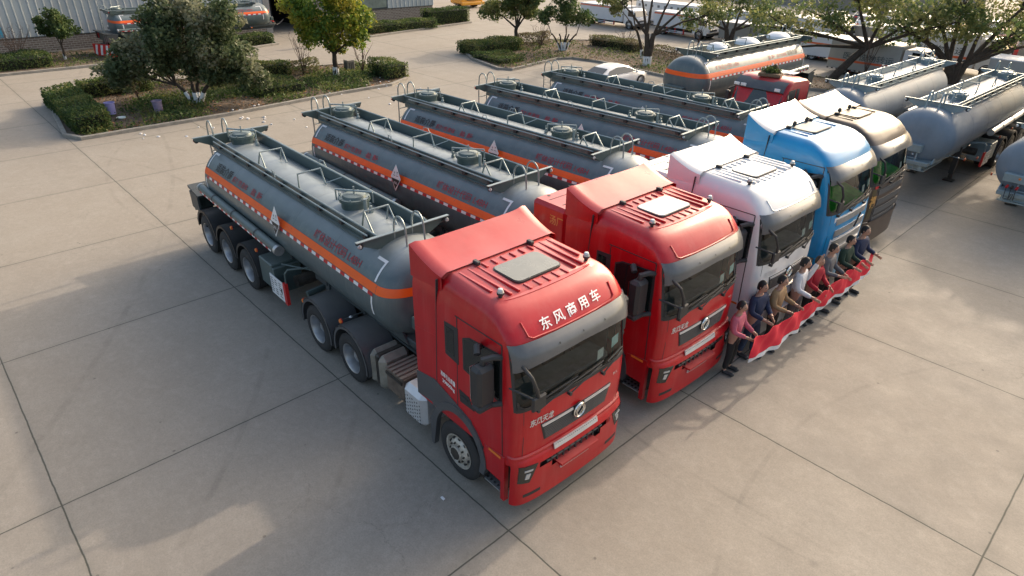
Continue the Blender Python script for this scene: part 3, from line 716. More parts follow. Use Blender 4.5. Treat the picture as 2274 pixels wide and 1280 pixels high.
        m=MB(); put_text(m,'准牵引总质量',.10,lambda u,v:(-.42+u,-W0-.006,1.76+v-.12*u),TXW,.002,width=.36); m.build('door_lettering',T); m=MB(); put_text(m,'39800kg',.09,lambda u,v:(-.38+u,-W0-.006,1.64+v-.12*u),TXW,.002,width=.3); m.build('door_lettering',T)
        # lower apron, bumper
        bw=lambda y,z:(lambda p:(p[0]+.03+.06*max(0,min(1,(1.12-z)/.08)),p[1]*1.012,p[2]))(front(F,y/1.0,z,.36))
        YS=[w*W0 for w in YQ[1:-1]]
        m=MB(); V=[]
        zs=[.30,.36,.60,.62,.98,1.02,1.10,1.16]
        def sk(y,z):
            p=bw(y,z); cut=0
            return p
        def skipf(y,z): return abs(y)<.56+ (z-.7)*.4 and .80<z<1.0
        zs=[.28,.34,.50,.66,.80,.90,1.0,1.06,1.12,1.17]
        m.grid(sk,YS,zs,RED if paint is RED else paint,skip=skipf)
        # inner dark box of opening + return ledge on top
        m.box(1.20,1.30,-.75,.75,.55,1.05,BLACKP); m.grid(lambda y,t:(lambda a,b:(a[0]+(b[0]-a[0])*t,a[1],1.17+.02*t))(bw(y,1.17),(fn(y,1.17)[0]-.03,0,0)),YS,[0,1],paint)
        for sg in (-1,1): m.box(.60,1.02,*sorted((sg*1.172,sg*1.12)),.30,.36,paint) if False else None
        m.prism([(1.30,-.42),(1.47,-.40),(1.47,.40),(1.30,.42)],'z',.76,.80,paint)
        for sg in (-1,1): m.prism([(.98,.26),(1.06,.26),(1.06,1.12),(.98,1.10)],'y',*sorted((sg*1.185,sg*1.10)),m=paint)
        bp=m.build('bumper',T,ang=30)
        m=MB(); 
        for k in range(9): y=-.52+k*.13; m.box(1.33,1.36,y-.015,y+.015,.82,.99,BLACKP)
        m.tube([(1.34,-.6,.9),(1.34,.6,.9)],.02,GREYP,6); m.build('lower_grille',bp)
        for (yc,w,z0,z1) in ((-.02,.46,1.085,1.18),(-.05,.30,.655,.76)):
            m=MB(); g=lambda u,v:(lambda p:(p[0]+.012,p[1],p[2]))(bw(yc+(u-.5)*2*w,z0+(z1-z0)*v)); m.shell(g,lin(0,1,9),[0,1],ALUW,.02,.012)
            for k in range(22):
                for j in (0,1,2): u=.03+k*.0435; q=g(u,.22+j*.3); m.box(q[0]+.012,q[0]+.019,q[1]-.006,q[1]+.012,q[2]-.006,q[2]+.006,GREYP)
            m.build('step_plate',bp)
        for sg in (-1,1):
            m=MB(); P=[(.80,1.02),(1.10,1.05),(1.11,.74),(.93,.70)]; 
            hl=lambda u,v:bw(sg*((1-u)*(P[3][0]*(1-v)+P[0][0]*v)+u*(P[2][0]*(1-v)+P[1][0]*v)),(1-u)*(P[3][1]*(1-v)+P[0][1]*v)+u*(P[2][1]*(1-v)+P[1][1]*v)) 
            us=lin(0,1,6); us=us if sg>0 else us
            m.shell(hl if sg>0 else (lambda u,v:hl(1-u,v)),us,lin(0,1,4),DGLASS,.02,.006); h=m.build('headlight',bp)
            m=MB(); g=lambda a,b:(hl(.25+a*.3,.25+b*.3) if sg>0 else hl(.55-a*.3,.25+b*.3)); m.shell(g,[0,.5,1],[0,1],LENS,.01,.014); g2=lambda a,b:(hl(.2+a*.5,.68+b*.10) if sg>0 else hl(.7-a*.5,.68+b*.10)); m.shell(g2,[0,.5,1],[0,1],LENS,.01,.014); m.build('lamp_lens',h)
            m=MB(); m.shell((lambda u,v:bw(sg*(.72+.30*(u if sg>0 else 1-u)),.42+.06*v)),lin(0,1,4),[0,1],BLACKP,.02,.004); m.build('fog_slot',bp)
    else:
        m=MB(); slat=WHITEP if kind=='B' else BLACKP
        for z0,z1 in ((1.72,1.86),(1.44,1.60),(1.18,1.34),(.92,1.10)): m.shell(fn,lin(-.78,.78,13),[z0,z1],RIM if kind=='B' else GREYP,.02,.012)
        m.shell(fn,lin(-.86,.86,13),[.86,1.3,1.9],WHITEP if kind=='B' else BLACKP,.02,.004); m.build('grille',T)
        m=MB(); YS=[w*W0 for w in YQ[1:-1]]; m.grid(lambda y,z:tuple(Vector(fn(y,z))+Vector((.03,0,0))),YS,[.32,.5,.75,1.0],paint); m.build('bumper',T)
        for sg in (-1,1):
            m=MB(); m.shell(lambda u,v:tuple(Vector(fn(sg*(.82+.24*(u if sg>0 else 1-u)),.62+.26*v))+Vector((.03,0,0))),lin(0,1,4),[0,1],LENS,.02,.006); m.build('headlight',T)
        if kind=='C':
            m=MB(); m.shell(fn,[-1.05,-1.0,-.9],[1.1,1.5,1.9],mat('dark_gold_panel',(.10,.075,.03),.4,.3,.3),.01,.006); put_text(m,'福',.34,lambda u,v:tuple(Vector(fn(-1.08+u*.9,1.45+v))+Vector((.014,-.012,0))),GOLD,.012,width=.24); m.build('festive_panel',T)
            m=MB(); m.shell(fn,[-.98,-.85],[1.92,1.99],LAMPR,.01,.01); m.build('marker_lamp',T)
            m=MB(); m.tube([(.35,-1.22,3.30),(-.7,-1.22,3.42)],.02,CHROME,8); m.lathe([(.045,0),(.02,-.08),(.02,-.3)],CHROME,c=(-.68,-1.22,3.42),ax='x',n=10); m.lathe([(.045,0),(.02,.08)],CHROME,c=(.33,-1.22,3.30),ax='x',n=10); m.build('air_horn',T)
            m=MB(); m.prism([(.2,3.0),(.95,2.9),(1.0,2.75),(.55,2.95)],'y',-W0-.008,-W0+.01,LAMPR); m.build('side_stripe',T)
        else:
            m=MB(); m.tube([(1.49,.1,1.5),(1.49,.28,1.8)],.02,BLACKP,6); m.build('badge',T)
    # stickers in the windscreen
    for y,z,M,w in ((.42,2.18,PAPERW,.14),(.76,2.24,PAPER,.18)):
        m=MB(); m.add([tuple(Vector(fn(yy,zz_))-Vector((.02,0,0))) for yy,zz_ in ((y,z),(y+w,z+.02),(y+w+.02,z+.17),(y+.02,z+.16))],[(0,1,2,3)],M); o_=m.build('sticker',T)
    # chassis, wheels
    m=MB()
    for sg in (-1,1): m.box(-5.3,.9,sg*.40-.04,sg*.40+.04,.72,1.0,GREASE,.01)
    for x in (-5.2,-4.0,-2.6,-1.4): m.box(x-.05,x+.05,-.38,.38,.76,.96,GREASE)
    m.box(-4.6,-3.4,-.5,.5,1.0,1.08,GREASE,.03); m.tube([(-4.65,-1.0,.5),(-4.65,1.0,.5)],.1,GREASE,10); m.tube([(-3.3,-1.0,.5),(-3.3,1.0,.5)],.1,GREASE,10); m.tube([(0,-.9,.5),(0,.9,.5)],.07,GREASE,8)
    m.box(-1.05,-.2,-.45,.45,.6,1.05,GREASE,.05); m.tube([(-3.0,-.1,.8),(-1.2,0,.8)],.07,GREASE,8)
    for k in range(5): m.tube([(-1.3-.1*k,-.3+.12*k,1.0),(-2.2,-.25+.1*k,1.12),(-3.0,-.2+.1*k,1.05)],.02,BLACKP,6)
    m.build('chassis_frame',T)
    for sg in (-1,1):
        make_wheel(T,0,sg*1.19,sg,kind='front',w=.30)
        for x in (-3.3,-4.65): make_wheel(T,x,sg*1.20,sg,kind='dual')
        for x in (-3.3,-4.65): mudguard(T,x,min(sg*.58,sg*1.23),max(sg*.58,sg*1.23),R=.62,z=.54,a0=-12,a1=190)
        # silver perforated cover, battery box, air tank
        m=MB(); a,b=sorted((sg*1.17,sg*.55)); m.box(-1.62,-1.0,a,b,.22,.92,ALUW,.10)
        for i in range(7):
            for j in range(6):
                x=-1.52+i*.07; z=.32+j*.075+(i%2)*.03; y=sg*1.171; m.lathe([(.018,0),(.001,.001*sg)],BLACKP,c=(x,y,z),ax='y',n=6)
        m.build('silencer_cover',T)
        m=MB(); m.box(-2.22,-1.68,*sorted((sg*1.10,sg*.50)),.38,.86,RUSTY,.02)
        for k in range(5): m.box(-2.2+k*.11,-2.13+k*.11,*sorted((sg*1.12,sg*.52)),.86,.885,RUSTY,.01)
        m.box(-2.2,-1.7,*sorted((sg*1.125,sg*1.10)),.74,.80,GREASE); m.build('battery_box',T)
        m=MB()
        for x0,x1,r in ((-2.78,-2.56,.36),(-2.5,-2.28,.36)):
            y0,y1=sorted((sg*1.14,sg*.5)); m.box(x0,x1,y0,y1,.24,.98,BEIGE,.10)
        m.box(-2.6,-2.46,*sorted((sg*1.10,sg*.54)),.28,.94,GREASE,.03); m.build('air_tank',T)
    if xtra_box:
        m=MB(); m.box(-2.02,-1.12,-1.12,1.12,1.1,3.22,paint,.07)
        m.box(-1.95,-1.15,-.02,.02,3.222,3.226,BLACKP) if False else None
        for y0,y1 in ((-.95,-.35),(.15,.9)): m.box(-1.72,-1.705,y0,y1,3.221,3.224,BLACKP); m.box(-1.38,-1.365,y0,y1,3.221,3.224,BLACKP)
        for x,y in ((-1.88,-.8),(-1.88,-.1),(-1.88,.6),(-1.6,-.45),(-1.55,.2),(-1.35,-.85),(-1.3,.5),(-1.28,-.2)): m.lathe([(.035,3.225),(.001,3.228)],BLACKP,c=(x,y,0),n=10)
        m.box(-2.02,-1.12,-.12,-.105,3.221,3.224,BLACKP); sb=m.build('sleeper_box',T)
        m=MB(); put_text(m,'汤厂',.2,lambda u,v:(-1.52+u,-1.123,2.88+v),GOLD,.002,width=.34); m.build('side_lettering',sb)
    return T
# ---------------------------------------------------------------- ground
def ground_material():
    m=bpy.data.materials.new('concrete_slabs'); m.use_nodes=True; nt=m.node_tree; N=nt.nodes; K=nt.links; b=N['Principled BSDF']
    tc=N.new('ShaderNodeTexCoord'); mp=N.new('ShaderNodeMapping'); mp.inputs['Rotation'].default_value=(0,0,-.021); K.new(tc.outputs['Object'],mp.inputs[0])
    def noise(s,d=5,r=.6,src=None):
        n=N.new('ShaderNodeTexNoise'); n.inputs['Scale'].default_value=s; n.inputs['Detail'].default_value=d; n.inputs['Roughness'].default_value=r; K.new(src or tc.outputs['Object'],n.inputs['Vector']); return n
    def rng(x,a,b_,c=0,d=1):
        r=N.new('ShaderNodeMapRange'); r.inputs[1].default_value=a; r.inputs[2].default_value=b_; r.inputs[3].default_value=c; r.inputs[4].default_value=d; K.new(x,r.inputs[0]); return r.outputs[0]
    def mth(op,a,b_=None):
        x=N.new('ShaderNodeMath'); x.operation=op
        for i,v in enumerate((a,b_)):
            if v is None: continue
            if isinstance(v,(int,float)): x.inputs[i].default_value=v
            else: K.new(v,x.inputs[i])
        return x.outputs[0]
    def mix(f,a,c,mode='MIX'):
        x=N.new('ShaderNodeMix'); x.data_type='RGBA'; x.blend_type=mode
        K.new(f,x.inputs[0]) if not isinstance(f,float) else setattr(x.inputs[0],'default_value',f)
        for i,v in ((6,a),(7,c)):
            if isinstance(v,tuple): x.inputs[i].default_value=(*v,1)
            else: K.new(v,x.inputs[i])
        return x.outputs[2]
    wob=noise(1.3,6,.7); wob2=noise(.25,3)
    sp=N.new('ShaderNodeSeparateXYZ'); K.new(mp.outputs[0],sp.inputs[0])
    xs=mth('ADD',sp.outputs[0],mth('MULTIPLY',mth('SUBTRACT',wob.outputs[0],.5),.035)); ys=mth('ADD',sp.outputs[1],mth('MULTIPLY',mth('SUBTRACT',wob.outputs[0],.5),.05))
    def line(v,o,s,w):
        a=mth('DIVIDE',mth('SUBTRACT',v,o),s); fr=mth('SUBTRACT',a,mth('ROUND',a)); d=mth('MULTIPLY',mth('ABSOLUTE',fr),s)
        return d,a
    dx,ax=line(xs,1.345,4.874,0); dy,ay=line(ys,-.16,4.66,0)
    d=mth('MINIMUM',dx,dy); crack=rng(d,.006,.016,.85,0); soft=rng(d,.0,.16,1,0)
    # slab-to-slab tint
    cb=N.new('ShaderNodeCombineXYZ'); K.new(mth('FLOOR',mth('ADD',mth('DIVIDE',mth('SUBTRACT',sp.outputs[0],1.345),4.874),0)),cb.inputs[0]); K.new(mth('FLOOR',mth('DIVIDE',mth('SUBTRACT',sp.outputs[1],-.16),4.66)),cb.inputs[1])
    wn=N.new('ShaderNodeTexWhiteNoise'); wn.noise_dimensions='2D'; K.new(cb.outputs[0],wn.inputs[0])
    big=noise(.22,7,.6); med=noise(1.1,8,.7); fine=noise(38,3,.8); grit=noise(9,8,.85)
    c=mix(rng(big.outputs[0],.35,.65),(.300,.262,.218),(.345,.312,.268)); c=mix(rng(med.outputs[0],.40,.72,0,.40),c,(.265,.242,.205))
    c=mix(mth('MULTIPLY',wn.outputs[0],.22),c,(.40,.35,.28)); c=mix(rng(grit.outputs[0],.36,.66,.0,.50),c,(.19,.17,.145)); mot=noise(3.2,7,.75); c=mix(rng(mot.outputs[0],.50,.72,0,.38),c,(.40,.36,.31)); c=mix(rng(fine.outputs[0],.42,.68,0,.42),c,(.16,.145,.125))
    st=noise(.55,9,.75); c=mix(rng(st.outputs[0],.60,.80,0,.38),c,(.185,.170,.150))
    # tyre polish streaks along lanes
    mp2=N.new('ShaderNodeMapping'); mp2.inputs['Scale'].default_value=(.12,1.6,1); K.new(tc.outputs['Object'],mp2.inputs[0]); sk=noise(1.0,6,.6,mp2.outputs[0]); c=mix(rng(sk.outputs[0],.52,.74,0,.25),c,(.225,.205,.18))
    oil=N.new('ShaderNodeTexVoronoi'); oil.inputs['Scale'].default_value=.42; oil.feature='F1'; K.new(med.outputs[1],oil.inputs[0]) if False else K.new(tc.outputs['Object'],oil.inputs[0])
    od=mth('ADD',oil.outputs[0],mth('MULTIPLY',med.outputs[0],.12)); c=mix(rng(od,.075,.10,.35,0),c,(.10,.094,.085))
    def arc(cx,cy,r,w,st_):
        v=N.new('ShaderNodeVectorMath'); v.operation='DISTANCE'; K.new(tc.outputs['Object'],v.inputs[0]); v.inputs[1].default_value=(cx,cy,0)
        dd=mth('ABSOLUTE',mth('SUBTRACT',mth('ADD',v.outputs['Value'],mth('MULTIPLY',mot.outputs[0],.10)),r)); return mth('MULTIPLY',rng(dd,w*.2,w*.45,st_*.8,0),rng(med.outputs[0],.40,.62,0,1))
    for cx,cy,r,w,st_ in ((2.0,18,15.2,.10,.30),(2.0,18,15.55,.07,.25),(12,5,9.0,.12,.25),(-14,-16,17.5,.16,.30),(-14,-16,19.4,.16,.30),(-30,-40,43,.2,.3),(-34,20,18,.2,.3),(-20,30,22,.22,.3),(-16,12,13,.16,.25),(9,-4,7.3,.10,.22)):
        c=mix(arc(cx,cy,r,w,st_),c,(.12,.11,.095))
    vc=N.new('ShaderNodeTexVoronoi'); vc.feature='DISTANCE_TO_EDGE'; vc.inputs['Scale'].default_value=.33
    vm=N.new('ShaderNodeVectorMath'); vm.operation='MULTIPLY_ADD'; K.new(wob.outputs[1],vm.inputs[0]); vm.inputs[1].default_value=(.9,.9,0); K.new(tc.outputs['Object'],vm.inputs[2]); K.new(vm.outputs[0],vc.inputs[0])
    c=mix(mth('MULTIPLY',rng(vc.outputs[0],.0005,.003,.35,0),rng(big.outputs[0],.52,.58,0,1)),c,(.10,.09,.075))
    pk=N.new('ShaderNodeTexVoronoi'); pk.inputs['Scale'].default_value=2.3; K.new(tc.outputs['Object'],pk.inputs[0]); pk2=N.new('ShaderNodeSeparateColor'); K.new(pk.outputs['Color'],pk2.inputs[0])
    c=mix(mth('MULTIPLY',rng(pk.outputs[0],.04,.07,.7,0),rng(pk2.outputs[0],.72,.74,0,1)),c,(.11,.10,.085))
    c=mix(mth('MULTIPLY',soft,rng(med.outputs[0],.3,.7,.05,.4)),c,(.17,.16,.135)); c=mix(crack,c,(.035,.04,.03))
    K.new(c,b.inputs['Base Color']); K.new(rng(med.outputs[0],.3,.7,.72,.92),b.inputs['Roughness'])
    h=mth('SUBTRACT',mth('ADD',mth('MULTIPLY',fine.outputs[0],.25),mth('MULTIPLY',med.outputs[0],.5)),mth('MULTIPLY',crack,1.2)); bp=N.new('ShaderNodeBump'); bp.inputs['Strength'].default_value=.25; bp.inputs['Distance'].default_value=.02; K.new(h,bp.inputs['Height']); K.new(bp.outputs[0],b.inputs['Normal'])
    return m
m=MB(); m.add([(-600,-600,0),(600,-600,0),(600,600,0),(-600,600,0)],[(0,1,2,3)],ground_material()); struct(m.build('ground'))
# ---------------------------------------------------------------- the parked rigs
GT='grey tank trailers parked side by side'; X0=-7.0
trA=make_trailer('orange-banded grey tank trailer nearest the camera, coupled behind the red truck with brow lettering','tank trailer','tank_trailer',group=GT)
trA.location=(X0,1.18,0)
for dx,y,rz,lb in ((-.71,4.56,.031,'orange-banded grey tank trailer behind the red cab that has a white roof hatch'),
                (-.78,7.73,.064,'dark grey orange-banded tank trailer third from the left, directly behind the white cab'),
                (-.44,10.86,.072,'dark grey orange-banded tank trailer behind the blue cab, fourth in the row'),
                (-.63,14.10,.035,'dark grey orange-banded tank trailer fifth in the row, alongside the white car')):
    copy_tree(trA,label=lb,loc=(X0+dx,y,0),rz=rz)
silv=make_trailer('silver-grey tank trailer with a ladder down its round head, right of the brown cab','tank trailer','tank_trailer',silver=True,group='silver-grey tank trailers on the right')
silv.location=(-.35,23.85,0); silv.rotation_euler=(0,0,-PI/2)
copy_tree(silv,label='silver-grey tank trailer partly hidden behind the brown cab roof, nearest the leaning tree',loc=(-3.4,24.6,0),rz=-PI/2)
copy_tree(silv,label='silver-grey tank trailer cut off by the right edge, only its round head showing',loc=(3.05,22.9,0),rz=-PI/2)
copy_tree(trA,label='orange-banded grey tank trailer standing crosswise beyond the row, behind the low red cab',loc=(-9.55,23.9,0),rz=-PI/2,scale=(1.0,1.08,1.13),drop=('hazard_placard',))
GC='truck tractors parked nose out in a row'
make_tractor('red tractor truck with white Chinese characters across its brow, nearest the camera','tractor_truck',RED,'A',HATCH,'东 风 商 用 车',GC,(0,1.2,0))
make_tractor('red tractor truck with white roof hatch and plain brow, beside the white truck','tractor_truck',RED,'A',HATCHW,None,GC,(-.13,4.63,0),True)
make_tractor('white tractor truck with black mirrors, between the second red truck and the blue one','tractor_truck',WHITEP,'A',HATCHW,None,GC,(-.14,7.70,0),True)
bt_=make_tractor('blue tractor truck with white roof deflector and green mat behind the windscreen','tractor_truck',BLUE,'B',HATCHB,None,GC,(-.36,10.93,0)); bt_.scale=(1,1,1.06)
make_tractor('dusty brown tractor truck with gold festive character on its front, last of the row','tractor_truck',BROWN,'C',BROWN,None,GC,(-.62,14.02,0))
#--BACKGROUND--
# ---------------------------------------------------------------- vegetation
def leafmat(name,col,col2):
    m=bpy.data.materials.new(name); m.use_nodes=True; nt=m.node_tree; N=nt.nodes; K=nt.links; b=N['Principled BSDF']
    tc=N.new('ShaderNodeTexCoord'); n=N.new('ShaderNodeTexNoise'); n.inputs['Scale'].default_value=1.1; n.inputs['Detail'].default_value=5; K.new(tc.outputs['Object'],n.inputs['Vector'])
    mr=N.new('ShaderNodeMapRange'); mr.inputs[1].default_value=.35; mr.inputs[2].default_value=.65; K.new(n.outputs[0],mr.inputs[0])
    x=N.new('ShaderNodeMix'); x.data_type='RGBA'; K.new(mr.outputs[0],x.inputs[0]); x.inputs[6].default_value=(*col,1); x.inputs[7].default_value=(*col2,1); K.new(x.outputs[2],b.inputs['Base Color'])
    b.inputs['Roughness'].default_value=.55; b.inputs['Specular IOR Level'].default_value=.3
    t=N.new('ShaderNodeBsdfTranslucent'); K.new(x.outputs[2],t.inputs[0]); mx=N.new('ShaderNodeMixShader'); mx.inputs[0].default_value=.42; K.new(b.outputs[0],mx.inputs[1]); K.new(t.outputs[0],mx.inputs[2]); K.new(mx.outputs[0],N['Material Output'].inputs[0])
    return m
LDARK=[leafmat('leaf_dark',(.065,.10,.045),(.09,.125,.055)),leafmat('leaf_mid',(.12,.155,.075),(.16,.19,.095)),leafmat('leaf_grey',(.20,.22,.14),(.25,.25,.17))]
LYEL=[leafmat('leaf_green',(0.088,0.162,0.027),(0.121,0.203,0.034)),leafmat('leaf_lime',(0.189,0.257,0.030),(0.270,0.297,0.041)),leafmat('leaf_gold',(0.297,0.284,0.034),(0.378,0.311,0.054))]
LHED=[leafmat('hedge_dark',(0.038,0.074,0.024),(0.061,0.101,0.032)),leafmat('hedge_mid',(0.081,0.128,0.035),(0.115,0.162,0.047)),leafmat('hedge_light',(0.149,0.176,0.054),(0.203,0.203,0.068))]
LDRY=[leafmat('dry_leaf',(0.149,0.128,0.074),(0.203,0.162,0.095)),leafmat('dry_twig',(0.121,0.095,0.068),(0.176,0.135,0.095)),leafmat('olive_leaf',(0.115,0.135,0.054),(0.162,0.176,0.068))]
LTREE=[leafmat('tree_deep',(.075,.125,.045),(.11,.155,.055)),leafmat('tree_soft',(.13,.18,.06),(.18,.21,.08)),leafmat('tree_pale',(.25,.27,.09),(.30,.29,.12))]
LOLD=[leafmat('tree_dark',(0.054,0.101,0.034),(0.088,0.135,0.043)),leafmat('tree_mid',(0.115,0.169,0.047),(0.162,0.203,0.061)),leafmat('tree_light',(0.230,0.257,0.068),(0.297,0.284,0.081))]
BARK=mat('bark',(.055,.042,.032),.9,var=.45,vs=6,bump=.6,bs=25); LIME=mat('lime_wash',(.72,.72,.72),.85,var=.12,vs=5); TWIG=mat('bare_twig',(.10,.065,.05),.9,var=.3)
RNG=np.random.default_rng(11)
def leaf_mesh(name,C,size,mats,parent=None,w=(.3,.5,.2),up=.35):
    n=len(C); nrm=RNG.normal(size=(n,3)); nrm[:,2]+=up; nrm/=np.linalg.norm(nrm,axis=1)[:,None]
    a=RNG.normal(size=(n,3)); u=np.cross(nrm,a); u/=np.linalg.norm(u,axis=1)[:,None]; v=np.cross(nrm,u)
    s=size*RNG.uniform(.55,1.35,(n,1)); as_=RNG.uniform(.4,.8,(n,1))
    P=np.stack([C-u*s,C-v*s*as_+nrm*s*.15,C+u*s,C+v*s*as_+nrm*s*.15],1).reshape(-1,3)
    me=bpy.data.meshes.new(name); me.vertices.add(4*n); me.vertices.foreach_set('co',P.astype(np.float32).ravel()); me.loops.add(4*n); me.polygons.add(n)
    me.loops.foreach_set('vertex_index',np.arange(4*n,dtype=np.int32)); me.polygons.foreach_set('loop_start',np.arange(0,4*n,4,dtype=np.int32)); me.polygons.foreach_set('loop_total',np.full(n,4,dtype=np.int32))
    for m in mats: me.materials.append(m)
    # clump tone: neighbouring leaves share a tone
    q=np.sin(C[:,0]*2.1+C[:,2]*1.3)+np.sin(C[:,1]*2.7+1.1)+np.sin(C[:,2]*3.1+C[:,0])+RNG.normal(size=n)*1.1
    o=np.argsort(q); idx=np.zeros(n,dtype=np.int32); k1=int(n*w[0]); k2=int(n*(w[0]+w[1])); idx[o[k1:k2]]=1; idx[o[k2:]]=2
    me.polygons.foreach_set('material_index',idx); me.update(); me.validate()
    ob=bpy.data.objects.new(name,me); COL.objects.link(ob)
    if parent: ob.parent=parent
    return ob
def blob_pts(bl,n):
    W=np.array([b[3]**2.2 for b in bl]); k=RNG.choice(len(bl),n,p=W/W.sum()); d=RNG.normal(size=(n,3)); d/=np.linalg.norm(d,axis=1)[:,None]
    r=RNG.uniform(.25,1,n)**.45; r*=1+.18*np.sin(d[:,0]*7+k)+.15*np.sin(d[:,1]*9+k*2)
    B=np.array(bl); return B[k,:3]+d*(B[k,3]*r)[:,None]*np.array([1,1,.82])
def sub_blobs(bl,m=7,f=.42):
    out=[]
    for (x,y,z,r) in bl:
        for i in range(m):
            d=RNG.normal(size=3); d/=np.linalg.norm(d); rr=r*RNG.uniform(.55,.9); out.append((x+d[0]*rr,y+d[1]*rr,z+d[2]*rr*.8,r*f*RNG.uniform(.7,1.25)))
    return out
E1=Vector((.67,.74,0))   # sideways as seen from the yard
def tree(label,base,crown,mats,n=6000,size=.11,trunk=(.14,1.6),stems=None,white=.0,group=None,name='tree',bare=False,w=(.3,.5,.2),lean=(0,0)):
    T=thing(name,label,'tree',base,group=group)
    m=MB(); r,h=trunk; stems=stems or [(0,0)]; tops=[]
    for sx,sy in stems:
        P=[(0+sx*.15,sy*.15,0)]; 
        for k in range(1,6): P.append((sx*(.15+.5*(k/5)**1.6)*1+lean[0]*k/5+random.uniform(-.03,.03),sy*(.15+.5*(k/5)**1.6)+lean[1]*k/5+random.uniform(-.03,.03),h*k/5))
        m.tube(P,r*1.15,BARK,9,r1=r*.75); tops.append(P[-1])
    for (x,y,z,rr) in crown:
        t=min(tops,key=lambda q:(q[0]-x)**2+(q[1]-y)**2); a=Vector(t); b=Vector((x,y,z)); 
        mid=a.lerp(b,.5)+Vector((random.uniform(-.12,.12),random.uniform(-.12,.12),.1)); m.tube([a-Vector((0,0,.1)),mid,b],r*.5,BARK,6,r1=r*.14)
        for q in range(5):
            d=Vector((random.uniform(-1,1),random.uniform(-1,1),random.uniform(-.4,.9))).normalized()*rr*.85; m.tube([mid.lerp(b,.5),b+d*.5,b+d],r*.16,BARK,4,r1=.006)
    tr=m.build('trunk',T)
    if white:
        m=MB()
        for sx,sy in stems:
            q_=(white/h)**1.6; P=[(sx*.15,sy*.15,.01),(sx*(.15+.5*q_)+lean[0]*white/h,sy*(.15+.5*q_)+lean[1]*white/h,white)]
            m.tube(P,r*1.22,LIME,10,r1=r*1.12)
        m.build('lime_wash',tr)
    if not bare:
        C=blob_pts(sub_blobs(crown,9,.45)+[(x,y,z,rr*.6) for x,y,z,rr in crown],n); leaf_mesh('crown',C,size,mats,T,w)
    return T
def bare_shrub(label,base,h,n=14,spread=.6,group=None,tips=True,name='bare_shrub'):
    T=thing(name,label,'shrub',base,group=group); m=MB(); m2=MB(); rs=random.Random(hash(label)%999+int(h*10))
    for i in range(n):
        a=rs.uniform(0,2*PI); s=spread*rs.uniform(.2,1); P=[(rs.uniform(-.05,.05),rs.uniform(-.05,.05),0)]
        for k in range(1,5): P.append((s*math.cos(a)*(k/4)**1.2+rs.uniform(-.06,.06),s*math.sin(a)*(k/4)**1.2+rs.uniform(-.06,.06),h*rs.uniform(.75,1)*k/4))
        m.tube(P,.035 if i<3 else .014,TWIG,5,r1=.006)
        for q in range(4):
            p=Vector(P[rs.randint(2,4)]); d=Vector((rs.uniform(-1,1),rs.uniform(-1,1),rs.uniform(.2,1.2)))*.28; m2.tube([p,p+d],.007,TWIG,4,r1=.004)
    m.build('stem',T); m2.build('twig',T); return T
def hedge(label,x0,x1,y0,y1,h,mats=None,z=.1,dens=420,size=.05,group=None,w=(.35,.45,.2),ragged=.07,core=True):
    T=thing('hedge',label,'hedge',((x0+x1)/2,(y0+y1)/2,z),group=group); cx,cy=(x1-x0)/2,(y1-y0)/2
    A=4*cx*cy+4*(cx+cy)*h; n=int(min(26000,A*dens)); areas=np.array([4*cx*cy,2*cx*h,2*cx*h,2*cy*h,2*cy*h]); k=RNG.choice(5,n,p=areas/areas.sum())
    P=RNG.uniform(-1,1,(n,3))*np.array([cx,cy,h/2])+np.array([0,0,h/2])
    dep=RNG.exponential(ragged,n)-ragged*.8
    P[k==0,2]=h-dep[k==0]; P[k==1,1]=-cy+dep[k==1]; P[k==2,1]=cy-dep[k==2]; P[k==3,0]=-cx+dep[k==3]; P[k==4,0]=cx-dep[k==4]
    P[:,2]+=.06*np.sin(P[:,0]*3.1+x0)+.06*np.sin(P[:,1]*2.3+y0); P+=RNG.normal(size=(n,3))*.02
    wv=.10*np.sin(P[:,1]*1.7+x0)*(P[:,2]/h); P[:,0]+=wv*np.sign(P[:,0])
    P[:,2]=np.clip(P[:,2],.02,None); leaf_mesh('foliage',P,size,mats or LHED,T,w)
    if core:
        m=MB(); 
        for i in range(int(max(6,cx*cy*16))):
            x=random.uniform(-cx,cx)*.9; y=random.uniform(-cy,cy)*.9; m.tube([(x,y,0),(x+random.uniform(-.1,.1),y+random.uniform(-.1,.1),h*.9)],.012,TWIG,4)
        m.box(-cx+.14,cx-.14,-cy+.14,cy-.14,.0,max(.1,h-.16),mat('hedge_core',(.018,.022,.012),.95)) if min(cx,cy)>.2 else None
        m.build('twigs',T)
    return T
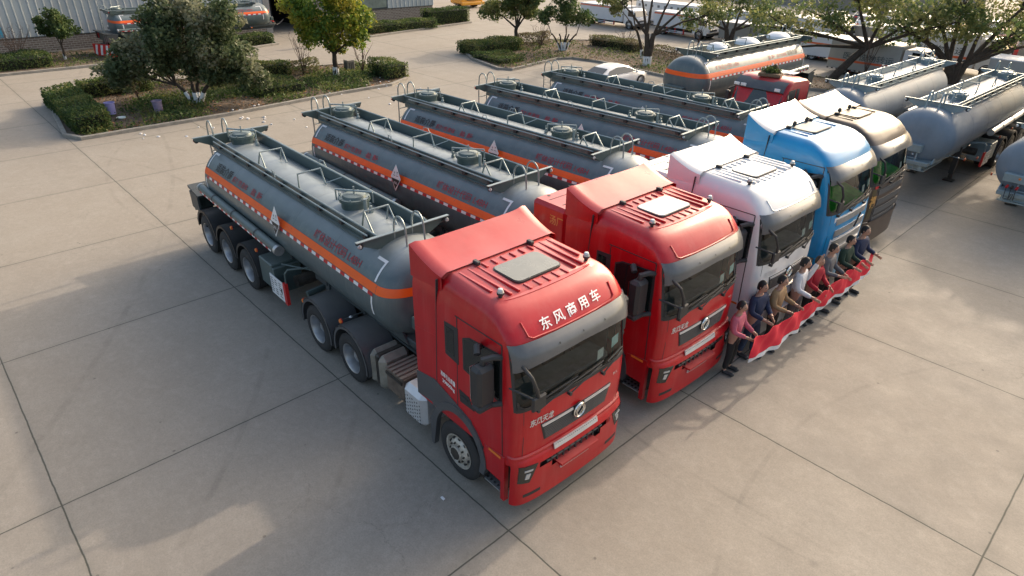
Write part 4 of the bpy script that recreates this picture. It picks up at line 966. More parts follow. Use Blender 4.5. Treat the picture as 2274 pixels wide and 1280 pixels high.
# ---------------------------------------------------------------- planting islands and strips
SOIL=mat('litter_soil',(.115,.085,.06),.95,var=.45,vs=1.6,bump=.8,bs=14); KERB=mat('kerb_concrete',(.27,.25,.22),.85,var=.25,vs=3,bump=.3)
def island(name,poly,h=.14,kw=.16):
    n=len(poly); c=Vector((sum(p[0] for p in poly)/n,sum(p[1] for p in poly)/n)); inn=[]
    for i,p in enumerate(poly):
        a=Vector(poly[i-1]);b=Vector(p);d=Vector(poly[(i+1)%n]); e1=(b-a).normalized();e2=(d-b).normalized(); nn=Vector((-(e1+e2).y,(e1+e2).x)).normalized()
        if nn.dot(c-b)<0: nn=-nn
        inn.append(b+nn*kw/max(.5,abs(nn.dot(Vector((-e1.y,e1.x))))))
    m=MB(); V=[];F=[]
    for p,q in zip(poly,inn): V+=[(p[0],p[1],0),(p[0],p[1],h-.015),(p[0]*.92+q[0]*.08,p[1]*.92+q[1]*.08,h),(q[0],q[1],h),(q[0],q[1],0)]
    for i in range(n):
        a=i*5;b=((i+1)%n)*5
        for k in range(4): F.append((a+k,b+k,b+k+1,a+k+1))
    m.add(V,F,KERB); struct(m.build('kerb_'+name,ang=30,smooth=False))
    m=MB(); m.add([(q[0],q[1],h-.05) for q in inn],[tuple(range(n))],SOIL); struct(m.build('soil_'+name,smooth=False))
    return inn
I1=[(-24.05,-.3),(-24.2,5.7),(-24.9,11.8),(-25.0,14.8),(-25.8,16.3),(-28.2,17.3),(-31.6,16.6),(-32.6,12.5),(-33.2,6),(-33.3,1.2),(-32.0,-.1),(-25,-.75)]
I2=[(-30.9,24.4),(-28.4,23.1),(-24.9,22.3),(-24.3,22.9),(-25.2,27.7),(-24.7,28.8),(-22.6,29.1),(-16.3,28.6),(-12.5,31.5),(-4,34),(6,35),(6,37.5),(-4,37),(-13,35.8),(-18,35.8),(-28.5,36.2),(-31.2,33)]
S1=[(-40.3,-20),(-40.2,5),(-40.5,12.5),(-41.5,15.9),(-46.7,16.6),(-46.9,-20)]
S2=[(-40.4,22.3),(-41.3,26.6),(-42.7,34.6),(-46.5,35.2),(-46.8,22.3)]
island('island',I1); island('island_far',I2); island('strip',S1); island('strip_far',S2)
# low weeds and fallen leaves
def inpoly(P,poly):
    x,y=P[:,0],P[:,1]; c=np.zeros(len(P),bool); n=len(poly)
    for i in range(n):
        a,b=poly[i],poly[i-1]; m_=((a[1]>y)!=(b[1]>y)); xx=(b[0]-a[0])*(y-a[1])/((b[1]-a[1]) if b[1]!=a[1] else 1e-9)+a[0]; c^=m_&(x<xx)
    return c
def scatter(poly,n,z,hz,clump=1.5,thr=0,seed=0):
    lo=np.min(poly,0);hi=np.max(poly,0); P=RNG.uniform(lo,hi,(n*3,2)); P=P[inpoly(P,poly)]
    f=np.sin(P[:,0]*clump+seed)+np.sin(P[:,1]*clump*1.3+seed*2)+np.sin((P[:,0]+P[:,1])*clump*.7)+RNG.normal(size=len(P))*.5
    P=P[f>thr][:n]; c=(np.sin(P[:,0]*2)+np.sin(P[:,1]*2.4)+2)/4
    return np.column_stack([P,z+RNG.uniform(0,1,len(P))**1.5*hz*(.4+c)])
for poly,nm,sd,a,b in ((I1,'island bed',1,20000,8000),(I2,'far island bed',3,9000,8000),(S1,'strip by the factory wall',5,6000,4000),(S2,'far strip by the factory wall',7,4000,2000)):
    poly=np.array(poly)*1.0; c=poly.mean(0); poly=c+(poly-c)*.965
    o=leaf_mesh('weeds',scatter(poly,a,.10,.26,1.1,-.5,sd),.06,LHED,None,(.3,.45,.25)); stuff(o,'low green weeds over the '+nm,'weeds')
    o=leaf_mesh('fallen_leaves',scatter(poly,b,.10,.03,.8,-1.2,sd+1),.05,[LDRY[0],mat('orange_leaf',(.28,.13,.05),.9),LDRY[1]],None,(.35,.35,.3),up=3); stuff(o,'brown fallen leaves over the '+nm,'leaves')
# hedges
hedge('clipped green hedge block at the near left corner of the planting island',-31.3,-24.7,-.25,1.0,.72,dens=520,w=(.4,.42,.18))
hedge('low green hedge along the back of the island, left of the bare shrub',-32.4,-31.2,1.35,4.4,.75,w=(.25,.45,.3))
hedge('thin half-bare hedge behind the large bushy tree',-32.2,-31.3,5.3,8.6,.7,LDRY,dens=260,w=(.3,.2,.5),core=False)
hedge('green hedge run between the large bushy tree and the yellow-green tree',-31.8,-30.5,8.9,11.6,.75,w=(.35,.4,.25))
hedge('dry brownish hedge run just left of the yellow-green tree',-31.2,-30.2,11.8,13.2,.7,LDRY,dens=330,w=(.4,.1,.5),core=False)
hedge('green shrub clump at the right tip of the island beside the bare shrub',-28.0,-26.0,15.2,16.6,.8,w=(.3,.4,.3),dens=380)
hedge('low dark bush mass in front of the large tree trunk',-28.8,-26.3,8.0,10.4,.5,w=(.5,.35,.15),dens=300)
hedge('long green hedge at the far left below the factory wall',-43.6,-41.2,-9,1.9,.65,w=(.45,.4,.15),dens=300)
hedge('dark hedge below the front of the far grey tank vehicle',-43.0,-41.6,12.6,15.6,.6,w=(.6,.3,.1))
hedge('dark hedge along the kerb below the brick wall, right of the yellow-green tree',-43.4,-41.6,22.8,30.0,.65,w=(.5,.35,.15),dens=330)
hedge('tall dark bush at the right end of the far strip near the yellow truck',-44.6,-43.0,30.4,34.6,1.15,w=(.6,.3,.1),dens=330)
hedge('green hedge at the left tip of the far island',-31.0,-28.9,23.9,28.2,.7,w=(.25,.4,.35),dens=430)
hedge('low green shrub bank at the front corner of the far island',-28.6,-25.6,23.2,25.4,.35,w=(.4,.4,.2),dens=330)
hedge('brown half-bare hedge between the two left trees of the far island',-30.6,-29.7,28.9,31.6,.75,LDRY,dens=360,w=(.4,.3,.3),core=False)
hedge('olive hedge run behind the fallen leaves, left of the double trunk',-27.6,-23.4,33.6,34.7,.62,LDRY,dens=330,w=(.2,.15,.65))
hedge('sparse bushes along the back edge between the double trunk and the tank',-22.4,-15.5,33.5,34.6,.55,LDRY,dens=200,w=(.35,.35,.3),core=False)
# trees: large bushy tree of the island
tree('large dark bushy tree with several stems and a white-limed base, hiding the far tank vehicle',(-27.25,5.3,.08),
     [(-1.9,-2.1,1.55,1.1),(-2.6,-2.8,1.3,.8),(-1.5,-1.6,2.4,1.0),(2.1,2.2,1.4,.9),(.1,.2,1.8,.85),(1.1,1.2,1.5,.85),(-.9,-.8,1.9,.8),(-.5,-.7,2.6,1.3),(.1,.0,3.4,1.4),(.9,1.0,2.9,1.35),(1.5,1.6,2.2,1.1),(-.8,-.7,3.7,1.0),(1.3,1.2,3.9,1.1),(0,.1,4.5,1.1),(-2.3,-2.5,1.2,.8),(.9,.9,1.4,.8)],LDARK,27000,.09,(.10,.9),[(-.9,-1),(0,.3),(.9,.8),(.2,-.2)],.5,w=(.42,.38,.2))
tree('yellow-green tree with a straight dark trunk limed white at the foot',(-28.85,13.55,.08),[(-.8,-.9,3.3,1.15),(.8,.8,3.2,1.2),(0,0,2.2,1.15),(0,0,4.3,1.2),(-.9,-.9,2.2,.75),(.9,1.0,2.0,.75),(-.2,.2,1.6,.6)],LYEL,15000,.085,(.15,1.3),None,.5,w=(.35,.4,.25))
tree('small round green tree against the corrugated wall at the far left',(-43.3,2.9,.08),[(-.3,-.4,1.9,.75),(.5,.5,1.8,.7),(.1,.1,2.4,.6)],[LHED[0],LTREE[0],LTREE[1]],4200,.08,(.07,.9),None,.35)
tree('green tree with a thick single trunk at the left of the far island',(-30.5,28.9,.08),[(-1.2,-1.2,2.4,.95),(0,0,2.5,1.1),(.7,.7,2.5,.9),(-.2,-.2,3.5,1.2),(.8,.8,3.4,.9)],LTREE,11000,.09,(.16,1.3),None,.12,w=(.3,.45,.25))
tree('dark green tree with five thin stems limed white, second on the far island',(-27.1,30.3,.08),[(-.9,-1.0,2.2,.85),(0,0,2.3,.95),(.9,.9,2.2,.8),(0,.1,3.2,1.1)],[LHED[0],LTREE[0],LTREE[1]],6000,.085,(.065,1.1),[(-.9,-.9),(-.3,-.3),(.2,.2),(.5,.3),(.9,1.0)],.55)
tree('sparse tree with a thick forked trunk limed white in front of the white car kerb',(-19.95,30.6,.08),[(-1.7,-1.7,4.0,.9),(.9,.9,4.6,.9),(0,0,5.2,1.1),(-.9,-.6,5.0,.8),(2.6,2.9,3.1,1.0),(2.2,2.0,4.4,.9)],LTREE,4200,.085,(.19,1.9),[(-.2,-.2),(.25,.25)],.55,w=(.3,.4,.3))
tree('slender leaning tree limed white just behind the thick forked trunk',(-21.6,32.5,.08),[(-1.5,-1.5,3.2,.7),(-1.0,-.8,4.0,.8)],LTREE,2000,.085,(.10,1.8),[(-.8,-.8)],.55)
tree('dark forked tree standing before the grey box body, right of the two white box trucks',(-21.0,41.6,0),[(-2.2,-2.2,2.0,1.1),(-1.0,-1.0,2.9,1.2),(.5,.5,2.9,1.2),(1.8,1.8,2.6,1.2),(2.9,2.9,2.2,.9),(0,0,4.0,1.2)],LTREE,5600,.09,(.2,1.3),[(-.2,-.2),(.4,.4)],0,w=(.3,.4,.3))
tree('leaning dark tree behind the dark crosswise tank, beside the crosswise silver tank',(-10.5,35.6,0),[(-2.6,-2.6,1.7,1.0),(-.2,.2,2.9,1.0),(-2.9,-3.2,3.0,1.3),(4.6,4.4,3.4,1.3),(-1.8,-1.8,2.6,1.1),(-1.0,-1.0,3.6,1.5),(1.6,1.6,3.9,1.6),(3.3,3.3,3.6,1.4),(.2,.2,5.0,1.6)],LTREE,8200,.10,(.24,2.0),[(.8,.8)],0,w=(.2,.4,.4),lean=(.7,.8))
tree('wide spreading tree with many limbs from a thick trunk at the upper right',(-5.6,40.8,0),[(-2.6,-2.6,3.0,1.2),(0,.2,2.8,.9),(1.6,1.6,2.5,.9),(-1.8,-1.6,2.5,.8),(3.2,3.4,3.4,1.3),(-1.2,-1.2,3.4,1.4),(.6,.6,3.3,1.4),(2.3,2.3,3.3,1.4),(3.6,3.6,2.6,1.2),(-.4,-.4,4.8,1.6),(2.2,2.2,4.9,1.6),(4.3,4.0,4.2,1.5)],LTREE,8200,.10,(.30,1.2),[(-.5,-.5),(.1,.1),(.6,.7)],0,w=(.2,.4,.4))
tree('tree standing beyond the right edge whose shade falls on the yard',(5.6,30.5,0),[(-1.5,-1.2,4.6,1.5),(.0,.2,5.6,1.8),(1.4,1.0,4.8,1.5),(.2,-1.6,4.9,1.4),(-1.8,.8,5.6,1.5)],LTREE,12000,.12,(.25,3.2),None,0)
tree('nearer tree beyond the right edge shading the yard behind the silver tanks',(4.6,25.2,0),[(-1.2,-1.0,4.6,1.4),(.0,.4,5.4,1.6),(1.3,.6,4.6,1.3),(-1.6,1.2,5.2,1.3),(-3.4,2.4,4.8,1.5),(-2.9,-.2,5.0,1.3)],LTREE,15000,.12,(.22,3.0),None,0)
bare_shrub('bare pruned shrub standing behind the clipped hedge, left of the large bushy tree',(-29.6,3.35,.08),1.5,7,.9)
bare_shrub('bare reddish shrub between the grey stone block and the shrub clump',(-28.75,15.2,.08),2.1,9,.8)
bare_shrub('bare pruned shrub rising over the dry hedge beside the yellow-green tree',(-30.3,12.3,.08),2.2,12,.9)
bare_shrub('bare winter bush against the corrugated wall at the far left edge',(-44.2,.6,.08),2.0,26,1.2)
bare_shrub('row of bare upright twigs behind the olive hedge',(-25.2,34.9,.08),1.25,16,1.5)
bare_shrub('bare sapling left of the dark forked tree',(-22.9,40.7,0),2.2,6,.5)
bare_shrub('thin bare saplings clump to the right of the leaning dark tree',(-8.9,36.6,.05),3.4,9,.8)
bare_shrub('pair of bare leaning trunks before the white van row',(-16.3,41.5,0),2.6,8,.6)
bare_shrub('bare twiggy bush on the far island beside the thick single trunk',(-28.9,29.8,.08),1.5,16,.8)
# litter on the island and yard
SCRAP=mat('pale_litter',(.70,.70,.72),.8)
def scrap(x,y,z,k):
    m=MB(); rs=random.Random(k); s=rs.uniform(.035,.10); P=[(s*math.cos(a)*rs.uniform(.6,1.2),s*math.sin(a)*rs.uniform(.5,1),rs.uniform(0,.05)) for a in [i*PI/3 for i in range(6)]]
    m.add(P+[(0,0,.04)]+[(p[0]*.9,p[1]*.9,-.004) for p in P],[(i,(i+1)%6,6) for i in range(6)]+[tuple(range(12,6,-1))]+[(i,i+7,(i+1)%6+7,(i+1)%6) for i in range(6)],SCRAP)
    o=m.build('litter_scrap',smooth=False); o.location=(x,y,z); return tag(o,'small pale scrap of litter '+('on the soil of the left island' if k<20 else 'on the concrete below the left island kerb' if k<40 else 'on the open concrete left of the trailers'),'litter','litter scraps '+('on the island' if k<20 else 'below the kerb' if k<40 else 'on open concrete'))
rs=random.Random(5)
for k in range(46):
    if k<20: x=-24.3-abs(rs.gauss(0,1.1)); y=rs.uniform(6,15.5); z=.10
    elif k<40: x=-23.6+abs(rs.gauss(0,.9)); y=rs.uniform(1.5,16); z=.004
    else: x=rs.uniform(-22,-17); y=rs.uniform(1,8); z=.004
    scrap(x,y,z,k)
o=MB().box(-.04,.04,-.02,.02,0,.02,SCRAP,.006).build('litter_scrap'); o.location=(.23,-.5,.004); tag(o,'tiny white scrap on the bare concrete left of the nearest front wheel','litter')
VIOLET=mat('violet_plastic',(.36,.33,.62),.5,var=.15)
for (x,y,M,lb) in ((-27.1,1.45,VIOLET,'violet plastic bucket standing in the island behind the clipped hedge block'),(-26.2,3.15,mat('faded_violet_plastic',(.25,.2,.3),.6,var=.3),'dull purple bucket half hidden in weeds, right of the violet bucket')):
    T=thing('bucket',lb,'bucket',(x,y+.12,.16)); m=MB(); m.lathe([(.001,.0),(.17,.0),(.21,.5),(.20,.5),(.16,.02),(.001,.02)],M,n=20); m.build('shell',T); m=MB(); m.lathe([(.205,.46),(.225,.47),(.225,.51),(.205,.51)],M,n=20); m.build('rim',T)
m=MB(); m.lathe([(.001,.03),(.18,.03),(.2,.05),(.2,.03),(.17,.0),(.001,.0)],mat('pale_lid',(.6,.68,.68),.5),n=20); o=m.build('plastic_disc'); o.location=(-26.3,1.75,.1); tag(o,'pale round lid lying on the soil beside the violet bucket','disc')
T=thing('stone_block','grey upright stone block with a slotted face behind the island leaves','block',(-29.9,15.0,.05)); m=MB(); m.box(-.24,.24,-.24,.24,0,.62,KERB,.02); m.build('body',T); m=MB()
for k in (-.12,0,.12): m.box(.241,.25,k-.035,k+.035,.12,.5,mat('slot_dark',(.07,.065,.06),.9)); m.box(k-.035,k+.035,-.25,-.241,.12,.5,MATS['slot_dark'])
m.build('slot',T)
# ---------------------------------------------------------------- factory building
def corr_mat():
    m=mat('corrugated_sheet',(.40,.44,.46),.5,.1,0,.12,.5); return m
T=thing('factory_building','pale corrugated-metal factory hall with a brick base behind the far strip','building',(-47,5,0))
def wallcorr(y0,y1,z0,z1,x=0,step=.42):
    m=MB(); n=int((y1-y0)/step); V=[];F=[]
    for i in range(n+1):
        y=y0+(y1-y0)*i/n
        for (dy,dx) in ((0,0),(.045,.035),(.09,.035),(.135,0)): V+=[(x+dx,y+dy-5,z0),(x+dx,y+dy-5,z1)]
    k=len(V)//2
    for i in range(k-1): F.append((2*i,2*i+2,2*i+3,2*i+1))
    m.add(V,F,corr_mat()); m.box(x-.3,x-.01,y0-5,y1-5+.1,z0,z1,corr_mat()); return m.build('metal_cladding',T,smooth=False)
wallcorr(-28,17.4,1.06,7.5); wallcorr(28.6,33.4,1.2,7.5)
def brickmat():
    m=bpy.data.materials.new('grey_brick'); m.use_nodes=True; nt=m.node_tree; N=nt.nodes; K=nt.links; b=N['Principled BSDF']; tc=N.new('ShaderNodeTexCoord'); mp=N.new('ShaderNodeMapping'); mp.inputs['Rotation'].default_value=(PI/2,0,PI/2)
    sp=N.new('ShaderNodeSeparateXYZ'); cb=N.new('ShaderNodeCombineXYZ'); K.new(tc.outputs['Object'],sp.inputs[0]); K.new(sp.outputs[1],cb.inputs[0]); K.new(sp.outputs[2],cb.inputs[1])
    br=N.new('ShaderNodeTexBrick'); br.inputs['Scale'].default_value=1; br.inputs['Brick Width'].default_value=.32; br.inputs['Row Height'].default_value=.13; br.inputs['Mortar Size'].default_value=.018; br.inputs['Color1'].default_value=(.13,.105,.09,1); br.inputs['Color2'].default_value=(.19,.16,.135,1); br.inputs['Mortar'].default_value=(.30,.28,.26,1)
    K.new(cb.outputs[0],br.inputs[0]); K.new(br.outputs[0],b.inputs['Base Color']); b.inputs['Roughness'].default_value=.9; return m
BR=brickmat(); CONC=mat('grey_render',(.24,.24,.24),.85,var=.2,vs=1.5)
m=MB(); m.box(-.3,.03,-33,12.4,0,1.02,BR); m.box(-.3,.03,20.8,28.4,0,1.17,BR); m.build('brick_base',T,smooth=False)
m=MB(); m.box(-.02,.07,-33,12.4,1.02,1.06,mat('sill_dark',(.05,.06,.06),.6)); m.box(-.02,.07,20.8,28.4,1.17,1.21,MATS['sill_dark']); m.build('sill',T,smooth=False)
m=MB(); m.box(-.35,.06,12.4,12.9,0,7.5,CONC); m.box(-.35,.06,16.4,17.0,0,7.5,BR); m.box(-.35,.0,16.9,20.8,0,7.5,CONC); m.box(-.35,.02,20.8,23.5,1.3,7.5,mat('green_grey_panel',(.17,.21,.19),.8,var=.3,vs=2)); m.build('pillar',T,smooth=False)
DK=mat('dark_hall',(.035,.035,.04),.9); m=MB(); m.box(-9,-8.8,12.0,18,0,7.5,DK); m.box(-9,-.35,12.6,12.75,0,7.5,DK); m.box(-9,-.35,16.5,16.65,0,7.5,DK); m.box(-9,-.3,12.4,16.9,4.4,4.6,DK); m.box(-6.1,-6.0,13.8,15.6,.3,3.4,mat('roller_door',(.11,.11,.12),.7,.2)); m.build('doorway',T,smooth=False)
m=MB(); m.box(-14,-.36,-33,28.5,7.4,7.6,CONC); m.box(-14,-.36,28.38,28.5,0,7.4,CONC); m.build('roof',T,smooth=False)
m=MB(); m.box(.075,.085,-.75,0.55,1.12,1.75,mat('blue_poster',(.06,.28,.42),.5)); m.box(.086,.09,-.1,.35,1.25,1.45,LAMPO); o=m.build('notice_poster',smooth=False); o.location=(-47,.0,0); tag(o,'blue notice poster on the corrugated wall at the far left edge','poster')
# far tank vehicle by the wall
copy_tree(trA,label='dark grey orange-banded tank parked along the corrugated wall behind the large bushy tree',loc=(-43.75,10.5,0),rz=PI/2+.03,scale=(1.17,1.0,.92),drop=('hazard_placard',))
m=MB()
for k in range(4):
    for s in (0,1):
        m.add([(-.9+k*.42+s*.2,-.0,.15+(.18 if s else 0)),(-.72+k*.42+s*.2,0,.15),(-.55+k*.42+s*.2,0,.75),(-.73+k*.42+s*.2,0,.75)],[(0,1,2,3)],LAMPR if s else REFW)
m.add([(-1.0,.02,.1),(.95,.02,.1),(.95,.02,.8),(-1.0,.02,.8)],[(0,1,2,3)],LAMPR); o=m.build('striped_board',smooth=False); o.location=(-42.3,5.0,.1); o.rotation_euler=(0,0,.5); tag(o,'red and white striped warning board under the tail of the far tank vehicle','board')
# ---------------------------------------------------------------- box trucks, vans, car
LORRY=mat('white_box_panel',(.60,.62,.65),.45,var=.05,vs=1.5); LGREY=mat('grey_box_panel',(.34,.34,.33),.55,var=.08,vs=1.5); OSTR=mat('orange_stripe',(.68,.12,.04),.45)
def box_truck(label,x,y,L,H,cab=True,panel=None,stripe=None,text=None,zb=.55,Wd=1.9,rz=0,group=None,name='box_truck',roof=None,cabm=None,wins=False,guards=True):
    # x,y = rear corner on the camera side; runs towards +x
    T=thing(name,label,'truck',(x,y+Wd/2,0),rz,group); panel=panel or LORRY; hw=Wd/2
    m=MB(); m.box(0,L,-hw,hw,zb,H,panel,.02); bx=m.build('cargo_box',T)
    m=MB(); m.box(-.02,L+.02,-hw-.02,hw+.02,H-.03,H+.03,roof or LORRY,.01); m.build('box_roof',bx)
    if stripe:
        z0,z1=stripe; m=MB(); m.box(.0,L,-hw-.006,-hw+.002,z0,z1,OSTR); m.build('stripe',bx)
    if text: m=MB(); put_text(m,text[0],text[1],lambda u,v:(text[2]+u,-hw-.008,text[3]+v),mat('grey_lettering',(.09,.12,.13),.6),.004,width=text[4]); m.build('lettering',bx)
    if wins:
        m=MB()
        for k in range(int(L/.7)): m.box(.3+k*.7,.55+k*.7,-hw-.006,-hw+.002,H-.42,H-.22,mat('grey_window',(.12,.14,.16),.3))
        m.build('window_row',bx)
    n=int(L/.28); m=MB()
    for k in range(n): m.box(.05+k*.28,.15+k*.28,-hw-.01,-hw+.01,zb-.06,zb,BLACKP)
    m.box(0,L+ (1.2 if cab else 0),-.35,.35,.35,zb,BLACKP); m.build('chassis',T)
    r=.27; zc=r
    for wx in ((L*.25,L+.75) if cab else (L*.25,L*.75)):
        for sg in (-1,1): make_wheel(T,wx,sg*hw*.97,sg,R=r*1.0 if False else .33,w=.22,kind='dual')
    if guards:
        for sg in (-1,1):
            m=MB(); 
            for z in (.30,.42): m.tube([(L*.36,sg*hw*.95,z),(L*.80,sg*hw*.95,z)],.03,ALUW,6)
            for xx in (L*.36,L*.58,L*.80): m.box(xx-.04,xx+.04,*sorted((sg*hw*.93,sg*hw*.80)),.22,zb,LAMPR)
            m.build('side_guard',T)
    if cab:
        cm=cabm or WHITEP; c0=L+.12; hc=H*.93; w=hw*.93; m=MB(); prof=[(0,.42),(0,hc),(.55,hc+.02),(.95,hc-.08),(1.28,.42+(hc-.42)*.5),(1.36,.42),(1.30,.36)]
        V=[];F=[]
        for s,(yy) in enumerate((-w,-w+.06,w-.06,w)):
            for px_,pz in prof: V.append((c0+px_*(1 if 0<s<3 else .98),yy,pz*(1 if 0<s<3 else .985)))
        n=len(prof)
        for s in range(3):
            for i in range(n): F.append((s*n+i,s*n+(i+1)%n,(s+1)*n+(i+1)%n,(s+1)*n+i))
        F+=[tuple(range(n)),tuple(range(4*n-1,3*n-1,-1))]; m.add(V,F,cm); cb=m.build('cab',T)
        m=MB(); a=(c0+.97,hc-.12); b=(c0+1.26,.42+(hc-.42)*.54); m.add([(a[0]+.012,-w+.1,a[1]),(a[0]+.012,w-.1,a[1]),(b[0]+.02,w-.07,b[1]),(b[0]+.02,-w+.07,b[1])],[(0,1,2,3)],DGLASS); m.build('windscreen',cb)
        for sg in (-1,1):
            m=MB(); m.prism([(c0+.42,.42+(hc-.42)*.55),(c0+1.12,.42+(hc-.42)*.52),(c0+.88,hc-.1),(c0+.42,hc-.08)],'y',*sorted((sg*(w+.006),sg*(w-.03))),m=DGLASS); m.build('side_window',cb)
            m=MB(); m.box(c0+1.2,c0+1.3,sg*(w+.12)-.06,sg*(w+.12)+.06,.42+(hc-.42)*.5,.42+(hc-.42)*.85,BLACKP,.02); m.tube([(c0+1.1,sg*w,hc*.7),(c0+1.25,sg*(w+.12),hc*.68)],.02,BLACKP,5); m.build('side_mirror',cb)
            m=MB(); m.lathe([(.40,-.03*sg),(.40,.005*sg),(.34,.006*sg)],BLACKP,c=(L+.75,sg*w,.36),ax='y',n=18,a0=0,a1=PI); m.build('wheel_arch',cb)
        m=MB(); m.box(c0+1.31,c0+1.40,-w,w,.28,.52,BLACKP,.02); m.box(c0+1.36,c0+1.39,-w*.55,w*.55,.60,.78,GREYP,.01); m.build('bumper',cb)
    return T
G1='white box trucks with an orange stripe parked beyond the far island'
box_truck('white box truck with orange top stripe and red underguards, farther left behind the island trees',-37.3,43.0,5.0,1.70,stripe=(1.55,1.64),group=G1,zb=.55)
box_truck('white box truck with orange top stripe, between the double trunk and the grey box body',-28.95,43.0,3.7,1.72,stripe=(1.56,1.66),group=G1,zb=.65)
box_truck('dull grey box body with a side door and pale roof behind the dark forked tree',-23.3,44.0,6.0,1.42,cab=False,panel=LGREY,zb=.25,guards=False,name='van_body')
m=MB(); m.box(-.72,.72,-.012,.0,.3,1.2,mat('grey_door',(.30,.30,.30),.6)); m.box(-.75,-.71,-.02,.0,.3,1.22,BLACKP); m.box(.71,.75,-.02,.0,.3,1.22,BLACKP); o=m.build('side_door',bpy.data.objects['van_body']); o.location=(3.4,-.95,0)
box_truck('white long-sided van with small windows behind the dull grey box body',-24.5,46.9,8.5,1.95,cab=True,zb=.4,wins=True,guards=False)
box_truck('white-panelled van row piece with small windows above the second striped box truck',-34,46.9,8.0,1.95,cab=True,zb=.4,wins=True,guards=False)
box_truck('white truck with orange stripe half hidden behind the foliage right of the leaning trunks',-15.6,41.6,4.4,1.55,stripe=(1.05,1.16),zb=.3)
box_truck('grey-sided medical-waste box truck with white roof and red stripe beside the thin saplings',-11.9,38.2,4.1,1.98,panel=LGREY,stripe=(.78,.90),text=('医疗废物转运',.42,.9,.98,2.9),zb=.35)
box_truck('large white medical-waste box truck with red stripe behind the wide spreading tree',-11.2,44.2,5.6,2.35,stripe=(.92,1.06),text=('医疗废物转运',.46,1.4,1.18,3.6),zb=.45)
box_truck('small white-roofed box truck at the right edge beyond the silver tanks',-3.4,38.0,6.0,2.02,cab=False,panel=LGREY,zb=.4,guards=False)
YEL=mat('yellow_truck_paint',(.75,.33,.02),.35,0,.4,.08)
T=thing('yellow_truck','orange-yellow truck with black grille at the top edge beyond the far bushes','truck',(-54.5,42.6,0),-.1); m=MB(); m.box(0,2.4,-1.4,1.3,.35,2.4,YEL,.12); m.box(2.3,2.62,-1.5,1.4,.3,.62,YEL,.06); m.build('cab',T)
m=MB(); m.box(2.405,2.44,-.8,.6,.75,1.3,BLACKP,.01); m.box(2.44,2.45,-.6,.4,1.05,1.12,ALUW); m.build('grille',T); m=MB(); m.box(2.405,2.42,-1.15,1.1,1.45,2.2,DGLASS); m.build('windscreen',T); m=MB(); m.box(.0,2.3,-1.0,1.0,.25,.4,BLACKP); m.build('chassis',T)
for s in (-1,1): make_wheel(T,1.2,s*1.25-.05,s,R=.45)
# white car
def make_car(label,loc,rz,paint,scale=(1,1,1),group=None,name='car'):
    T=thing(name,label,'car',loc,rz,group,scale); st=[(-2.15,.62,.80,.30),(-2.05,.74,.90,.24),(-1.6,.80,.95,.2),(-1.0,.82,.96,.2),(0,.83,.94,.2),(.9,.82,.90,.2),(1.5,.78,.84,.2),(1.95,.68,.74,.22),(2.15,.52,.60,.30)]
    m=MB(); V=[];F=[]
    for x,w,zs,zb in st:
        for (y,z) in ((-w*.92,zb),(-w,zb+.14),(-w*1.02,(zb+zs)/2),(-w*.97,zs-.06),(-w*.86,zs),(0,zs+.03),(w*.86,zs),(w*.97,zs-.06),(w*1.02,(zb+zs)/2),(w,zb+.14),(w*.92,zb)): V.append((x,y,z))
    k=11
    for j in range(len(st)-1):
        for i in range(k-1): F.append((j*k+i,j*k+i+1,(j+1)*k+i+1,(j+1)*k+i))
        F.append((j*k+k-1,j*k,(j+1)*k,(j+1)*k+k-1))
    F+=[tuple(range(k)),tuple((len(st)-1)*k+i for i in range(k))[::-1]]; m.add(V,F,paint); m.build('body',T,ang=50)
    gp=[(-1.95,.93,.68,0),(-1.55,1.12,.66,1),(-1.1,1.33,.58,1),(-.5,1.42,.56,1),(.1,1.40,.57,1),(.55,1.26,.62,1),(1.15,.93,.72,0)]
    m=MB(); V=[];F=[]
    for x,z,w,_ in gp:
        for y,zz in ((-.80,.90),(-w,z-.05),(-w*.85,z),(0,z+.02),(w*.85,z),(w,z-.05),(.80,.90)): V.append((x,y,zz))
    for j in range(len(gp)-1):
        for i in range(6): F.append((j*7+i,j*7+i+1,(j+1)*7+i+1,(j+1)*7+i))
    m.add(V,F,paint); m.build('roof',T,ang=60)
    for sg in (-1,1):
        m=MB(); P=[(-1.45,.96,.80),(-1.25,1.18,.66),(-.6,1.33,.60),(.05,1.31,.61),(.45,1.20,.66),(.95,.96,.78)]
        V=[(x,sg*(w+.015),z) for x,z,w in P]; m.add(V,[tuple(range(len(V)))],DGLASS); m.build('side_window',T)
        m=MB(); m.box(.75,.9,*sorted((sg*.86,sg*1.02)),.92,1.02,paint,.03); m.build('mirror',T)
    m=MB(); m.add([(-1.80,-.62,1.02),(-1.80,.62,1.02),(-1.22,.52,1.30),(-1.22,-.52,1.30)],[(0,1,2,3)],DGLASS); m.build('rear_window',T)
    m=MB(); m.add([(1.06,-.62,1.0),(1.06,.62,1.0),(.60,.54,1.26),(.60,-.54,1.26)],[(0,1,2,3)],DGLASS); m.build('windscreen',T)
    for x in (-1.35,1.35):
        for sg in (-1,1): make_wheel(T,x,sg*.86,sg,R=.33,w=.2)
    for sg in (-1,1):
        m=MB(); m.box(2.0,2.13,*sorted((sg*.40,sg*.64)),.55,.66,LENS,.02); m.build('headlight',T); m=MB(); m.box(-2.16,-2.08,*sorted((sg*.4,sg*.66)),.66,.78,LAMPR,.02); m.build('tail_light',T)
    return T
make_car('white car parked between the far island kerb and the row of tank trailers',(-17.45,24.45,0),PI/2,WHITEP,(1,.92,.86))
make_car('white car mostly hidden behind the round head of the dark crosswise tank',(-11.9,21.6,0),PI/2,WHITEP,(.9,.9,.86))
